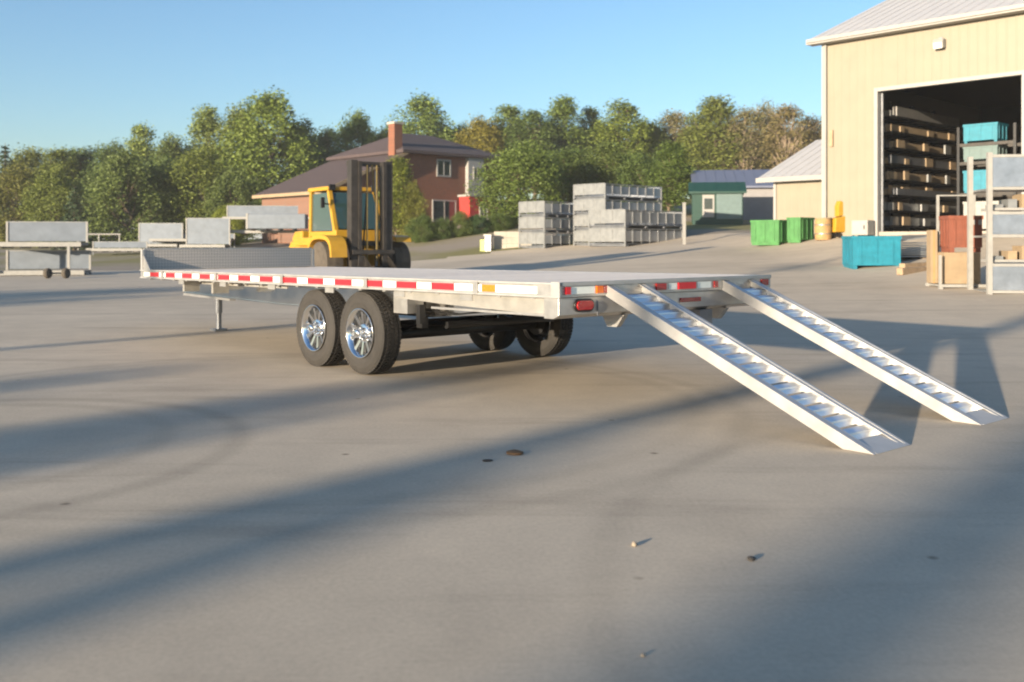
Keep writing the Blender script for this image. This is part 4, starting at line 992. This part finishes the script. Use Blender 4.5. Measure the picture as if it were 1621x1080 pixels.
MB().span(0, wl - .3, 0, wd - .3, 0, 50 * s_).build('box', 'carton', ct); MB().span(.0, wl - .3, (wd - .3) / 2 - .03, (wd - .3) / 2 + .03, 50 * s_ + .001, 50 * s_ + .004).build('tape', 'brown', ct)
cb = thing('cardboard_carton', 'taller tan carton leaning at the left post of the stillage', 'carton', p8 + Vector((.03, wd - .32, .105)), R(-3)); MB().span(0, .14, 0, .24, 0, 86 * s_).build('box', 'carton', cb); MB().span(.05, .09, -.003, -.001, 0, 86 * s_).build('tape', 'brown', cb)
rbn = crate('rust red steel bin sitting on the tan carton', p8 + Vector((22 * s_, .2, .108 + 50 * s_)), R(-3), (52 * s_, .5, 58 * s_), 'rust')
MB().span(34 * s_, 51 * s_, -.006, -.001, 44 * s_, 52 * s_).build('paper_label', 'trim', rbn)
# tall galvanised rack at the right edge
p9 = onground(1560, 466, 10); s_ = p9.y / F
tr_ = thing('tall_panel_rack', 'tall pale steel rack with three grey panels at the right edge', 'rack', p9 - Vector((0, .1, 0)), R(-5))
rw_, rh = 150 * s_, 224 * s_
for (x_, y_) in ((0, 0), (rw_ - .08, 0), (0, 1.0), (rw_ - .08, 1.0)): MB().span(x_, x_ + .09, y_, y_ + .09, 0, rh).build('post', 'whitepaint', tr_)
for z0, z1 in ((2, 44), (90, 126), (165, 216)):
    MB().span(.091, rw_ - .081, .02, .05, z0 * s_ + .06, z1 * s_).build('panel', 'galv_panel', tr_)
    for z in (z0 * s_ - .0, z1 * s_ + .002): MB().span(.091, rw_ - .081, .005, .075, z, z + .055).build('rail', 'whitepaint', tr_)
    MB().span(.091, rw_ - .081, .075, 1.0, z0 * s_, z0 * s_ + .04).build('shelf', 'galv', tr_)
for z, m_, nm, lb in ((46, 'whitepaint', 'parts_tray', 'pale tray of parts on the lowest shelf panel of the tall rack'), (128, 'trim', 'parts_tray', 'pale tray of parts above the middle panel of the tall rack')):
    t_ = thing(nm, lb, 'tray', p9 + Vector((.14, .0, z * s_ + .06)), R(-5)); MB().span(0, 1.3, 0, .6, 0, .05).build('base', m_, t_)
    for i in range(5): MB().span(.05 + i * .26, .22 + i * .26, .05, .5, .052, .12 + .1 * ((i * 7) % 3)).build('part_block', rs.choice(['carton', 'whitepaint', 'galv', 'rust']), t_)

# ------------------------------------------------------------------ small litter on the concrete
def pebble(px, py, d, m, label, name='pebble', cat='stone', flat=.5):
    q_ = onground(px, py, 2); b = MB(); rnd = random.Random(px)
    vs = []; n = 7
    for j, (zz, rr) in enumerate(((0, .8), (.35, 1), (.75, .8), (1, .3))):
        for i in range(n):
            a = 6.283 * i / n + j * .3; r_ = d / 2 * rr * rnd.uniform(.75, 1.2); vs.append((r_ * math.cos(a) * 1.4, r_ * math.sin(a), zz * d * flat))
    fs = [(j * n + i, j * n + (i + 1) % n, (j + 1) * n + (i + 1) % n, (j + 1) * n + i) for j in range(3) for i in range(n)] + [tuple(range(3 * n, 4 * n))]
    b.add(vs, fs); return tag(b.build(name, m, None, q_ + Vector((0, 0, .001)), rnd.uniform(0, 3), smooth=True), label, cat, 'litter on the concrete')
pebble(1004, 867, .024, 'stone', 'pale pebble with a thin shadow in the right foreground', flat=.7)
pebble(1189, 888, .035, 'darkstone', 'dark pebble right of the pale pebble in the foreground', flat=.35)
pebble(814, 719, .10, 'leafdry', 'dark brown clod in the middle of the yard', 'soil_clod', 'soil', .16)
pebble(771, 731, .05, 'darkstone', 'small dark clod left of the brown clod', 'soil_clod', 'soil', .2)
pebble(1018, 1045, .015, 'stone', 'tiny pale pebble near the bottom edge', flat=.5)

# ------------------------------------------------------------------ what throws the long evening shadows, behind the viewer
N_ = Vector((LD.y, -LD.x))
def behind(s_, a): v = LD * a + N_ * s_; return Vector((v.x, v.y, 0))
def upole(s_, a, h, r, label, brace=None):
    p = behind(s_, a); t = thing('utility_pole', label, 'pole', p, math.atan2(-LD.x, LD.y))
    MB().tube((0, 0, -.3), (0, 0, h), r, r * .75, 14).build('shaft', 'pole', t, smooth=True)
    MB().span(-.9, .9, -.06, .06, h - .7, h - .55).build('cross_arm', 'pole', t)
    if brace: MB().tube((brace[0], .15, -.3), (0, .05, brace[1]), r * .9, r * .7, 12).build('brace', 'pole', t, smooth=True)
TT = math.tan(SUN_EL)
upole(-3.92, -40, 11.0, .23, 'tall utility pole behind the viewer')
lp = behind(-3.2, -40); lpt = thing('shadow_post', 'bent post added behind the viewer for the forked shadow', 'post', lp, math.atan2(-LD.x, LD.y))  # unseen post, bent at the top to shape the forked shadow stripe
MB().tube((.0, 0, -.3), (.02, 0, 40.5 * TT), .2, .19, 12).tube((.02, 0, 40.4 * TT), (-.5, 0, 44 * TT), .19, .18, 12).build('shaft', 'pole', lpt, smooth=True); MB().tube((-.5, 0, 44 * TT), (-.51, 0, 44 * TT + .06), .15, .1, 12).build('cap', 'galv_dk', lpt)
upole(-1.3, -66, 16, .48, 'stout pole behind the viewer on the right')
upole(-12.0, -40, 10, .16, 'slim utility pole behind the viewer on the left')
def back_tree(s_, a, h, w, kind, label, tint=G1):
    p = behind(s_, a); var = PROTO[kind][0]; t = thing('leafy_tree', label, 'tree', p, 1.0, 'trees behind the viewer'); sx = w / 2 / {'round': 3.5, 'tall': 2.3, 'bush': 5.2}[kind]; t.scale = (sx, sx, h / 10.3)
    link('trunk', var[0], t); c = link('crown', var[1], t); c.color = tint + (1,)
back_tree(-6.15, -34, 45.5 * TT, 2.4, 'bush', 'narrow columnar tree behind the viewer')
back_tree(-8.7, -30, 37 * TT, 3.2, 'bush', 'small round tree behind the viewer')
back_tree(-22.6, -30, 47 * TT, 9.5, 'bush', 'broad bushy tree far left behind the viewer')

# ------------------------------------------------------------------ thin haze added over the whole yard to soften the tones
hm = bpy.data.materials.new('softening_haze'); hm.use_nodes = True
hn = hm.node_tree; hn.nodes.remove(hn.nodes['Principled BSDF'])
pv = hn.nodes.new('ShaderNodeVolumePrincipled'); pv.inputs['Density'].default_value = .0005; pv.inputs['Color'].default_value = (.86, .90, .95, 1)
hn.links.new(pv.outputs[0], hn.nodes['Material Output'].inputs['Volume']); M['haze'] = hm
hz = MB().span(-1700, 1700, -900, 2600, -1.2, 24).build('haze', 'haze'); hz['kind'] = 'stuff'
